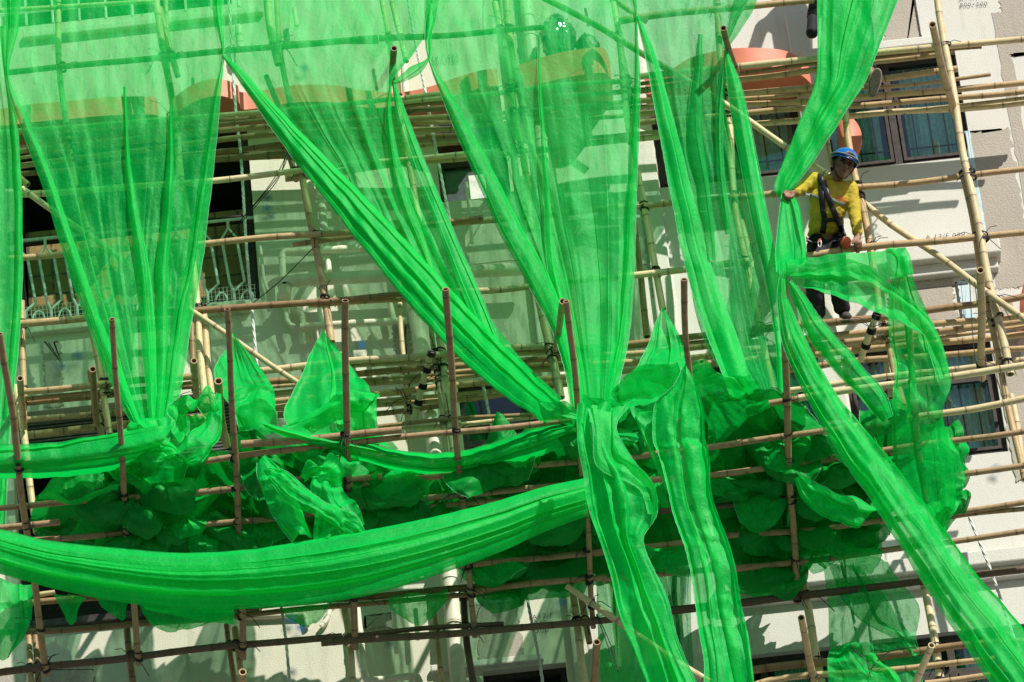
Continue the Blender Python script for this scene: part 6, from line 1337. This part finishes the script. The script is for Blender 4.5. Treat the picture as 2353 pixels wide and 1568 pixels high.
# harness straps follow the shirt: project points forward onto it
bpy.context.view_layer.update()
from mathutils.bvhtree import BVHTree
bvh = BVHTree.FromPolygons([v.co.copy() for v in shirt.data.vertices], [tuple(p.vertices) for p in shirt.data.polygons])
def on_shirt(zx, zy, lift=.008):
    a = ZM(zx, zy, 2.0); h = bvh.ray_cast(a, (a-CAM).normalized())
    return (h[0]+h[1]*lift) if h[0] else ZM(zx, zy, 1.05)
def strap(name, mid, wz, mat, parent, lift=.008, n=26):
    q = MB(); m3 = [(x, y, 0) for x, y in mid]
    for i in range(n+1):
        c = cr(m3, i/n); c2 = cr(m3, min(1, i/n+.01)); c1 = cr(m3, max(0, i/n-.01)); tx, ty = c2[0]-c1[0], c2[1]-c1[1]; l = math.hypot(tx, ty) or 1
        for s in (-1, -.33, .33, 1): q.v.append(on_shirt(c[0]-ty/l*wz/2*s, c[1]+tx/l*wz/2*s, lift))
    for i in range(n):
        for k in range(3): q.f.append((4*i+k, 4*i+k+1, 4*i+5+k, 4*i+4+k))
    o = q.build(name, mat, parent, True); s_ = o.modifiers.new('t', 'SOLIDIFY'); s_.thickness = .004; return o
hs = strap('harness', [(660, 560), (672, 760), (690, 960), (705, 1090), (680, 1230)], 62, M['tie'], man)
strap('harness_strap', [(690, 640), (760, 860), (850, 1080), (930, 1270)], 62, M['tie'], hs, .012)
strap('harness_strap', [(700, 1085), (780, 1080), (905, 1075)], 50, M['tie'], hs, .010)
strap('reflective_strip', [(470, 780), (560, 805), (640, 830)], 34, M['reflect'], shirt, .004); strap('reflective_strip', [(790, 850), (860, 885), (935, 915)], 34, M['reflect'], shirt, .004)
strap('belt', [(500, 1300), (640, 1310), (780, 1300), (940, 1270)], 60, M['tie'], man, .02)
c = ZM(948, 1335, 1.02); q = blob(Vector((0, 0, 0)), .045, .035, .052, 2, .05); o = q.build('orange_reel', M['orange'], man, True); o.location = c
q = MB(); q.tube([ZM(650+18*math.cos(t), 1350+45*math.sin(t), 1.0) for t in [k*math.tau/14 for k in range(15)]], .006, 6, cap=False); q.build('carabiner', M['steel'], man, True)
q = MB(); q.tube([ZM(655, 1300, 1.01), ZM(650, 1340, 1.01)], .008, 6); q.build('clip', M['red'], man)
# two red characters on the chest
def chest_text(ch, zx, zy):
    c_ = bpy.data.curves.new('chest_lettering', 'FONT'); c_.body = ch; c_.size = .052
    o_ = bpy.data.objects.new('t', c_); col.objects.link(o_); me_ = bpy.data.meshes.new_from_object(o_.evaluated_get(bpy.context.evaluated_depsgraph_get())); bpy.data.objects.remove(o_)
    me_.materials.clear()
    for v in me_.vertices: v.co = on_shirt(zx+v.co.x*S/.2016*.97, zy-v.co.y*S*CV/.2016+v.co.x*60, .012)
    place(me_, 'chest_lettering', M['red'], shirt)
chest_text('满', 840, 860); chest_text('溢', 895, 876)

# second worker above, only the legs reach into the photo
fA = P(2008, 195, .66); fB = P(1866, 60, .8)
h1 = P(1945, -60, .55); h2 = P(1900, -70, .55)
bp2 = [[(h1, .09), (P(1985, 60, .70), .062), (P(1996, 150, .62), .042), (fA, .03)], [(h2, .09), (P(1885, -10, .80), .06), (P(1868, 35, .72), .045), (fB, .03)],
       [(P(1922, -70, .55), (.14, .1, .1)), (P(1920, -150, .6), (.13, .09, .12)), (P(1918, -230, .65), (.16, .1, .12)), (P(1918, -275, .68), .05), (P(1918, -310, .7), (.08, .09, .11))],
       [(P(1918, -240, .65), .06), (P(1870, -235, .7), .05), (P(1850, -170, .8), .04), (P(1870, -110, .9), .03)], [(P(1918, -240, .65), .06), (P(1968, -240, .7), .05), (P(1990, -180, .8), .04), (P(1980, -110, .9), .03)]]
man2 = place(capsules(bp2, .010, 3), 'person', M['skin'])
tag(man2, 'second worker above, only dark trouser legs and a shoe sole showing round the pulled net', 'person')
place(capsules([[(P(1922, -75, .55), (.16, .12, .11))], [(h1, .10), (P(1985, 60, .70), .080), (P(1997, 152, .62), .06)], [(h2, .10), (P(1885, -8, .80), .078), (P(1868, 38, .73), .062)]], .012, 3, wrinkle(.012, .8)), 'trousers', M['trousers'], man2)
place(capsules([[(P(1920, -130, .6), (.15, .11, .12)), (P(1918, -235, .65), (.18, .12, .12))], [(P(1918, -240, .65), .07), (P(1870, -235, .7), .06), (P(1850, -170, .8), .05)], [(P(1918, -240, .65), .07), (P(1968, -240, .7), .06), (P(1990, -180, .8), .05)]], .014, 3), 'shirt', M['shirt'], man2)
shoe(P(2004, 222, .74), P(2018, 158, .84), man2, lab='grey shoe with a pale rimmed sole', side=Vector((-1, 0, 0))); 
o_ = place(capsules([[(P(1866, 75, .8), (.055, .06, .05)), (P(1868, 45, .75), .05)]], .01, 3), 'shoe', M['trousers'], man2)
